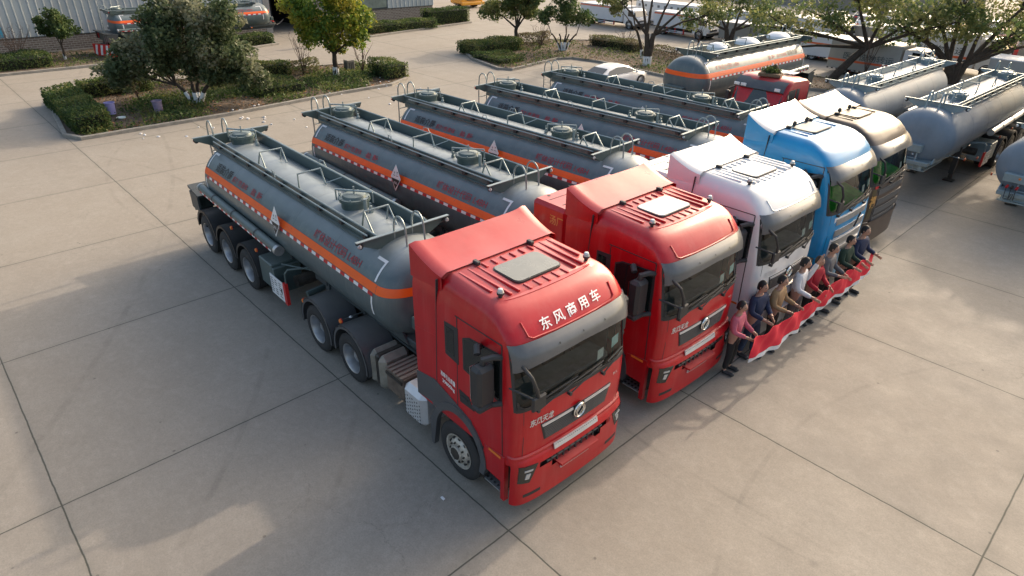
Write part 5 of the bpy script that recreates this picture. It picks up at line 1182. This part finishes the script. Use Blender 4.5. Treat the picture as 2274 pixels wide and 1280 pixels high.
# distant car park and low walls
FW=mat('far_wall_render',(.25,.23,.20),.9,var=.25,vs=.6)
for (x0,x1,y,h,lb) in ((-17,-8.5,48.4,1.6,'low grey-brown wall behind the leaning dark tree'),(-5,18,51.5,1.9,'low brown wall beyond the wide spreading tree at the upper right'),(-75,-14,76,2.2,'long pale low wall closing the far car park')):
    m=MB(); m.box(x0,x1,y-.12,y+.12,0,h,FW); m.box(x0-.05,x1+.05,y-.18,y+.18,h+.002,h+.10,CONC); tag(m.build('boundary_wall',smooth=False),lb,'wall')
cols=[WHITEP,WHITEP,mat('silver_car_paint',(.4,.41,.42),.3,.4,.5),mat('red_car_paint',(.35,.03,.03),.3,0,.5),mat('dark_car_paint',(.04,.045,.055),.3,0,.5)]
protos=[]; rs=random.Random(9); ORD=['first','second','third','fourth','fifth','sixth','seventh','eighth','ninth']
for k in range(27):
    r_,c_=divmod(k,9); x=-21+c_*2.6+rs.uniform(-.15,.15); y=54.8+r_*5.4
    ci=rs.choice([0,0,1,2,2,3,4]); lb=['white','white','silver','red','dark'][ci]+' car, '+ORD[c_]+' from the left in the '+['front','middle','back'][r_]+' row of the distant car park'
    p=[q for q in protos if q[0]==ci]
    if not p: o=make_car(lb,(x,y,0),PI/2+.25,cols[ci],group='cars in the distant '+'car park'); protos.append((ci,o))
    else: copy_tree(p[0][1],label=lb,loc=(x,y,0))
# ---------------------------------------------------------------- low red cab facing the row (behind tank trailer)
def red_cab():
    T=thing('tractor_truck','low red truck cab with dark visor and a crate of greenery on its roof','truck',(-6.05,19.9,0),-PI/2,None,(1,1,1.06))
    # local +x is forward (towards the row)
    w=1.06; m=MB(); prof=[(-.85,.9),(-.85,2.62),(-.6,2.72),(.3,2.76),(.62,2.70),(.80,2.55),(1.12,1.62),(1.18,.75),(1.15,.45),(.3,.45),(.25,.9)]
    n=len(prof); V=[];F=[]; ys=(-w,-w+.04,-w*.7,0,w*.7,w-.04,w)
    for s,yy in enumerate(ys):
        e=0 if s in (0,6) else (.5 if s in(1,5) else 1)
        for px_,pz in prof: V.append((px_-(.10*(1-e) if px_>.5 else 0),yy,pz-(.07*(1-e) if pz>2 else 0)))
    for s in range(len(ys)-1):
        for i in range(n): F.append((s*n+i,s*n+(i+1)%n,(s+1)*n+(i+1)%n,(s+1)*n+i))
    F+=[tuple(range(n)),tuple(range(len(ys)*n-1,(len(ys)-1)*n-1,-1))]; m.add(V,F,RED); m.build('cab_body',T,ang=45)
    m=MB(); m.add([(.775,-.92,2.50),(.80+.02,.0,2.52),(.775,.92,2.50),(1.09,.95,1.66),(1.14,0,1.64),(1.09,-.95,1.66)],[(0,1,4,5),(1,2,3,4)],DGLASS); m.build('windscreen',T)
    m=MB(); V=[];ys=lin(-1,1,15)
    for y in ys:
        d=.10 if abs(y)<.5 else 0; V+=[(.76-(.0 if d else .10),y,2.64+(.0 if d else .05)),(.87,y,2.56),(1.0,y,2.38),(.93,y,2.34)]
    F=[]
    for i in range(14):
        for j in range(3): F.append((i*4+j,i*4+4+j,i*4+5+j,i*4+1+j))
    m.add(V,F,GREYP); m.build('sun_visor',T)
    for y in (-.9,-.62,.75): m=MB(); m.box(.99,1.03,y-.10,y+.12,2.40,2.50,REFW,.01); m.build('visor_lamp',T)
    for sg in (-1,1):
        m=MB(); m.prism([(.15,1.66),(.88,1.60),(.66,2.42),(.15,2.44)],'y',*sorted((sg*(w+.008),sg*(w-.03))),m=DGLASS); m.prism([(-.15,1.7),(.08,1.68),(.08,2.44),(-.15,2.42)],'y',*sorted((sg*(w+.008),sg*(w-.03))),m=DGLASS); m.build('side_window',T)
        m=MB(); m.box(.9,1.06,sg*1.22-.08,sg*1.22+.08,1.5,2.15,BLACKP,.03); m.tube([(.7,sg*w,2.3),(.98,sg*1.22,2.2)],.025,BLACKP,6); m.build('side_mirror',T)
        make_wheel(T,.25,sg*1.02,sg,kind='front')
        for x in (-2.9,-4.2): make_wheel(T,x,sg*1.05,sg)
    m=MB(); m.box(-4.9,.6,-.42,.42,.6,.95,GREASE,.02); m.build('chassis_frame',T)
    m=MB(); m.tube([(-1.15,.75,.9),(-1.15,.75,2.35)],.2,BLACKP,14); m.tube([(-1.15,.75,2.35),(-1.15,.75,2.45)],.23,GREYP,14); m.build('air_intake',T)
    m=MB(); m.box(-.95,-.45,-.2,.55,2.78,2.80,REFW,.005); m.build('roof_panel',T)
    return T
red_cab()
T=thing('crate','wooden crate of greenery lying on the roof of the low red cab','crate',(-6.0,19.55,2.935),.3); m=MB(); m.box(-.4,.4,-.28,.28,0,.1,mat('old_wood',(.16,.11,.07),.9,var=.3)); m.prism([(-.38,.1),(.38,.1),(.1,.42)],'y',.1,.13,MATS['old_wood']); m.build('frame',T); leaf_mesh('leaves',RNG.normal(size=(260,3))*np.array([.14,.12,.06])+np.array([0,0,.2]),.05,LHED,T)
m=MB(); m.lathe([(.12,0),(.02,.32),(.001,.33)],REFW,n=10); o=m.build('traffic_cone'); o.location=(-6.4,20.35,2.925); tag(o,'small white cone standing on the low red cab roof','cone')
WRAP=mat('white_wrap',(.75,.77,.80),.5)
for k,(y,r) in enumerate(((21.4,.34),(23.8,.42),(26.6,.42))):
    m=MB(); V=[];F=[]; rs=random.Random(k)
    m.lathe([(r*1.3,0),(r*1.25,.12),(r*.9,.22),(r*.4,.27),(.001,.28)],WRAP,n=18); o=m.build('wrapped_cover'); o.location=(-9.55,y,3.25); tag(o,'white wrapped lump on top of the dark crosswise tank, '+['nearest its round head','in the middle','nearest its far end'][k],'cover')
# ---------------------------------------------------------------- people
CLOTH={}
def cloth(n,c):
    return mat('cloth_'+n,c,.85,var=.15,vs=12)
def skin_mesh(name,verts,edges,radii,M,parent,sub=2,root=0):
    me=bpy.data.meshes.new(name); me.from_pydata([tuple(v) for v in verts],edges,[]); o=bpy.data.objects.new(name,me); COL.objects.link(o)
    sk=o.modifiers.new('s','SKIN'); sk.use_smooth_shade=True
    if not me.skin_vertices: 
        me.skin_vertices[0:0]
    lay=me.skin_vertices[0].data
    for i,r in enumerate(radii): lay[i].radius=(r,r) if not isinstance(r,tuple) else r
    lay[root].use_root=True
    sb=o.modifiers.new('u','SUBSURF'); sb.levels=sub; sb.render_levels=sub
    dg=bpy.context.evaluated_depsgraph_get(); dg.update(); nm=bpy.data.meshes.new_from_object(o.evaluated_get(dg)); nm.materials.clear(); nm.materials.append(M)
    nm.polygons.foreach_set('use_smooth',[True]*len(nm.polygons)); o.modifiers.clear(); o.data=nm; bpy.data.meshes.remove(me); o.parent=parent; return o
def person(label,loc,rz,top,leg,hands=None,stride=0,h=1.0,skirt=False,group=None,turn=0):
    # local +x is the way the person faces; hands: list of two target points in front
    T=thing('person',label,'person',loc,rz,group,(h,h,h)); 
    hp=.93; 
    V=[(0,0,hp),(0,0,1.12),(-.01,0,1.32),(.0,0,1.46),(.02,0,1.54),(.03,0,1.62),(.03,0,1.70)]; R_=[(.13,.16),(.115,.145),(.12,.17),(.06,.06),(.052,.052),(.082,.075),(.07,.065)]; Ed=[(0,1),(1,2),(2,3),(3,4),(4,5),(5,6)]
    def addc(root,pts,rad):
        a=root
        for p,r in zip(pts,rad): V.append(p); R_.append(r); Ed.append((a,len(V)-1)); a=len(V)-1
        return a
    legs=[];arms=[]
    for i,sg in enumerate((-1,1)):
        s=stride*sg; L=[(0,sg*.10,.86),(.02+s*.22,sg*.11,.50),(s*.45-.03,sg*.11,.10),(s*.45+.02,sg*.12,.04),(s*.45+.16,sg*.13,.035)]; legs.append(L); addc(0,L,[.085,.062,.042,.042,.035])
        if hands: hx,hy,hz=hands[i]; A=[(0,sg*.19,1.40),(.06,sg*.26,1.15),(hx,hy,hz)]
        else: A=[(0,sg*.19,1.40),(-.03-s*.1,sg*.24,1.13),(.03-s*.25,sg*.25,.90)]
        arms.append(A); w=addc(2,A,[.058,.044,.030])
        d=(Vector(A[2])-Vector(A[1])).normalized(); p=Vector(A[2])+d*.07; pa=addc(w,[tuple(p)],[(.022,.034)])
        side=Vector((0,0,1)) if hands else Vector((1,0,0))
        for f in range(4):
            o=side*(.03-.02*f); q=p+o*.9+d*.02; ln=(.06,.07,.065,.05)[f]; addc(pa,[tuple(q),tuple(q+d*ln*.6),tuple(q+d*ln*.8+Vector((.02,0,0)))],[.009,.009,.008])
        addc(w,[tuple(Vector(A[2])+side*.035+d*.03),tuple(Vector(A[2])+side*.055+d*.06)],[.010,.009])
    skin_mesh('body',V,Ed,R_,SKIN,T,1)
    # head with face
    m=MB(); prof=[]; n=16
    for j in range(9):
        a=-PI/2+PI*j/8
        for i in range(n):
            t=2*PI*i/n; x=.098*math.cos(a)*math.cos(t); y=.078*math.cos(a)*math.sin(t); z=.125*math.sin(a)
            if z<-.03: x*=.86; y*=.82
            if abs(y)<.018 and x>.07 and -.05<z<.03: x+=.022
            prof.append((x+.035,y,1.645+z))
    F=[(j*n+i,j*n+(i+1)%n,(j+1)*n+(i+1)%n,(j+1)*n+i) for j in range(8) for i in range(n)]
    m.add(prof,F,SKIN)
    for sg in (-1,1): m.box(.118,.128,sg*.032-.012,sg*.032+.012,1.655,1.667,HAIR); m.box(.02,.05,sg*.078-.008,sg*.078+.008,1.62,1.67,SKIN,.006)
    m.box(.118,.126,-.022,.022,1.578,1.586,mat('lips',(.30,.10,.08),.5)); hd=m.build('head',T)
    m=MB(); V2=[]
    for j in range(7):
        a=.02+PI/2*j/6
        for i in range(n):
            t=2*PI*i/n; k=1.0 if math.cos(t)<.35 or j>2 else .0
            x=(.108*math.cos(a))*math.cos(t); y=.088*math.cos(a)*math.sin(t); z=.135*math.sin(a)-(.06 if math.cos(t)<.1 and j==0 else 0)
            if math.cos(t)>.5 and j<3: x*=.8; z=max(z,.075)
            V2.append((x+.028,y,1.65+z))
    m.add(V2,[(j*n+i,j*n+(i+1)%n,(j+1)*n+(i+1)%n,(j+1)*n+i) for j in range(6) for i in range(n)],HAIR); m.build('hair',hd)
    # clothes as slightly larger skins
    JV=[(0,0,.90),(0,0,1.12),(-.01,0,1.32),(0,0,1.43)]; JR=[(.145,.175),(.135,.165),(.14,.195),(.085,.095)]; JE=[(0,1),(1,2),(2,3)]
    for A in arms:
        sg=1 if A[0][1]>0 else -1; b=2
        e=Vector(A[1]).lerp(Vector(A[2]),.88)
        for p,r in ((A[0],.082),(A[1],.064),(tuple(e),.05)): JV.append(p); JR.append(r); JE.append((b,len(JV)-1)); b=len(JV)-1
    skin_mesh('jacket',JV,JE,JR,top,T,1)
    LV=[(0,0,.98),(0,0,.90)]; LR=[(.13,.16),(.135,.165)]; LE=[(0,1)]
    for L in legs:
        b=1
        for p,r in zip(L[:3],(.105,.08,.062)): LV.append(p); LR.append(r); LE.append((b,len(LV)-1)); b=len(LV)-1
    skin_mesh('trousers',LV,LE,LR,leg,T,1)
    for L in legs:
        m=MB(); fx,fy=L[3][0],L[3][1]; m.box(fx-.08,fx+.19,fy-.05,fy+.05,0.0,.10,BLACKP,.035); m.build('shoe',T)
    return T
NAVY=cloth('navy',(.018,.028,.07)); BLK=cloth('black',(.018,.018,.02)); GRY=cloth('grey',(.12,.12,.13)); WHT=cloth('white',(.6,.6,.62)); PNK=cloth('pink',(.50,.12,.17)); TAN=cloth('tan',(.30,.19,.10)); DGR=cloth('dark_green',(.02,.045,.03)); RDC=cloth('red',(.35,.015,.03)); DENIM=cloth('denim',(.03,.05,.10))
PP=[(1.30,5.75,PNK,BLK,'person in a pink jacket holding the left end of the red banner'),
    (1.26,6.45,NAVY,DENIM,'person in a navy jacket behind the red banner, second from its left end'),
    (1.36,7.2,TAN,BLK,'person in a tan jacket behind the red banner, before the white truck grille'),
    (1.36,7.95,WHT,GRY,'person in a white top behind the middle of the red banner'),
    (1.40,8.7,RDC,BLK,'person in a red jacket behind the red banner, right of the white top'),
    (1.38,9.45,GRY,BLK,'person in a grey jacket behind the red banner, third from its right end'),
    (1.40,10.15,DGR,BLK,'person in a dark green jacket behind the red banner near its right end'),
    (1.44,10.85,NAVY,BLK,'person with black hair in dark navy clothes holding the right end of the red banner')]
for k,(x,y,a,b,lb) in enumerate(PP):
    person(lb,(x,y+[0,.08,-.05,.1,0,-.1,.06,0][k],0),[.12,-.1,.05,.15,-.18,.08,-.05,-.15][k],a,b,[[(.34,-.16,1.08),(.36,.16,1.04)],[(.36,-.20,1.10),(.30,.10,1.06)],[(.34,-.08,1.05),(.36,.22,1.10)],[(.38,-.16,1.02),(.20,.36,1.62)],[(.36,-.22,1.06),(.36,.12,1.08)],[(.33,-.10,1.10),(.38,.18,1.03)],[(.36,-.16,1.08),(.35,.24,1.06)],[(.36,-.18,1.04),(.34,.20,1.10)]][k],[0,.15,-.12,.1,0,.18,-.1,.12][k],[.92,1,.97,1.03,.94,.99,.96,1.0][k],group=None)
def banner():
    T=thing('banner','long red banner with a white lower hem held up before the white and blue trucks','banner',(1.78,8.3,0)); L=5.55
    def fn(u,v): sag=.075*math.sin(PI*((u*8)%1))**2; return (.05*math.sin(u*5.1)+.022*math.sin(u*46+v*3)+.015*math.sin(u*81-v*5)+.04*(1-v)*math.sin(u*9.3),-L/2+u*L,.66+.46*v-sag*(.35+.65*v)+.02*math.sin(u*31)*(1-v))
    RB=mat('red_banner_cloth',(.62,.012,.035),.75,var=.1,vs=3); m=MB(); m.shell(fn,lin(0,1,161),lin(0,1,7),RB,.006,0); m.build('cloth',T)
    m=MB(); m.shell(lambda u,v:fn(u,-.20+.18*v),lin(0,1,161),[0,1],WHT,.005,0); m.build('white_hem',T)
banner()
person('person in dark clothes walking on the far roadway behind the yellow-green tree',(-39.3,17.1,0),2.0,DENIM,BLK,None,.55,.86)
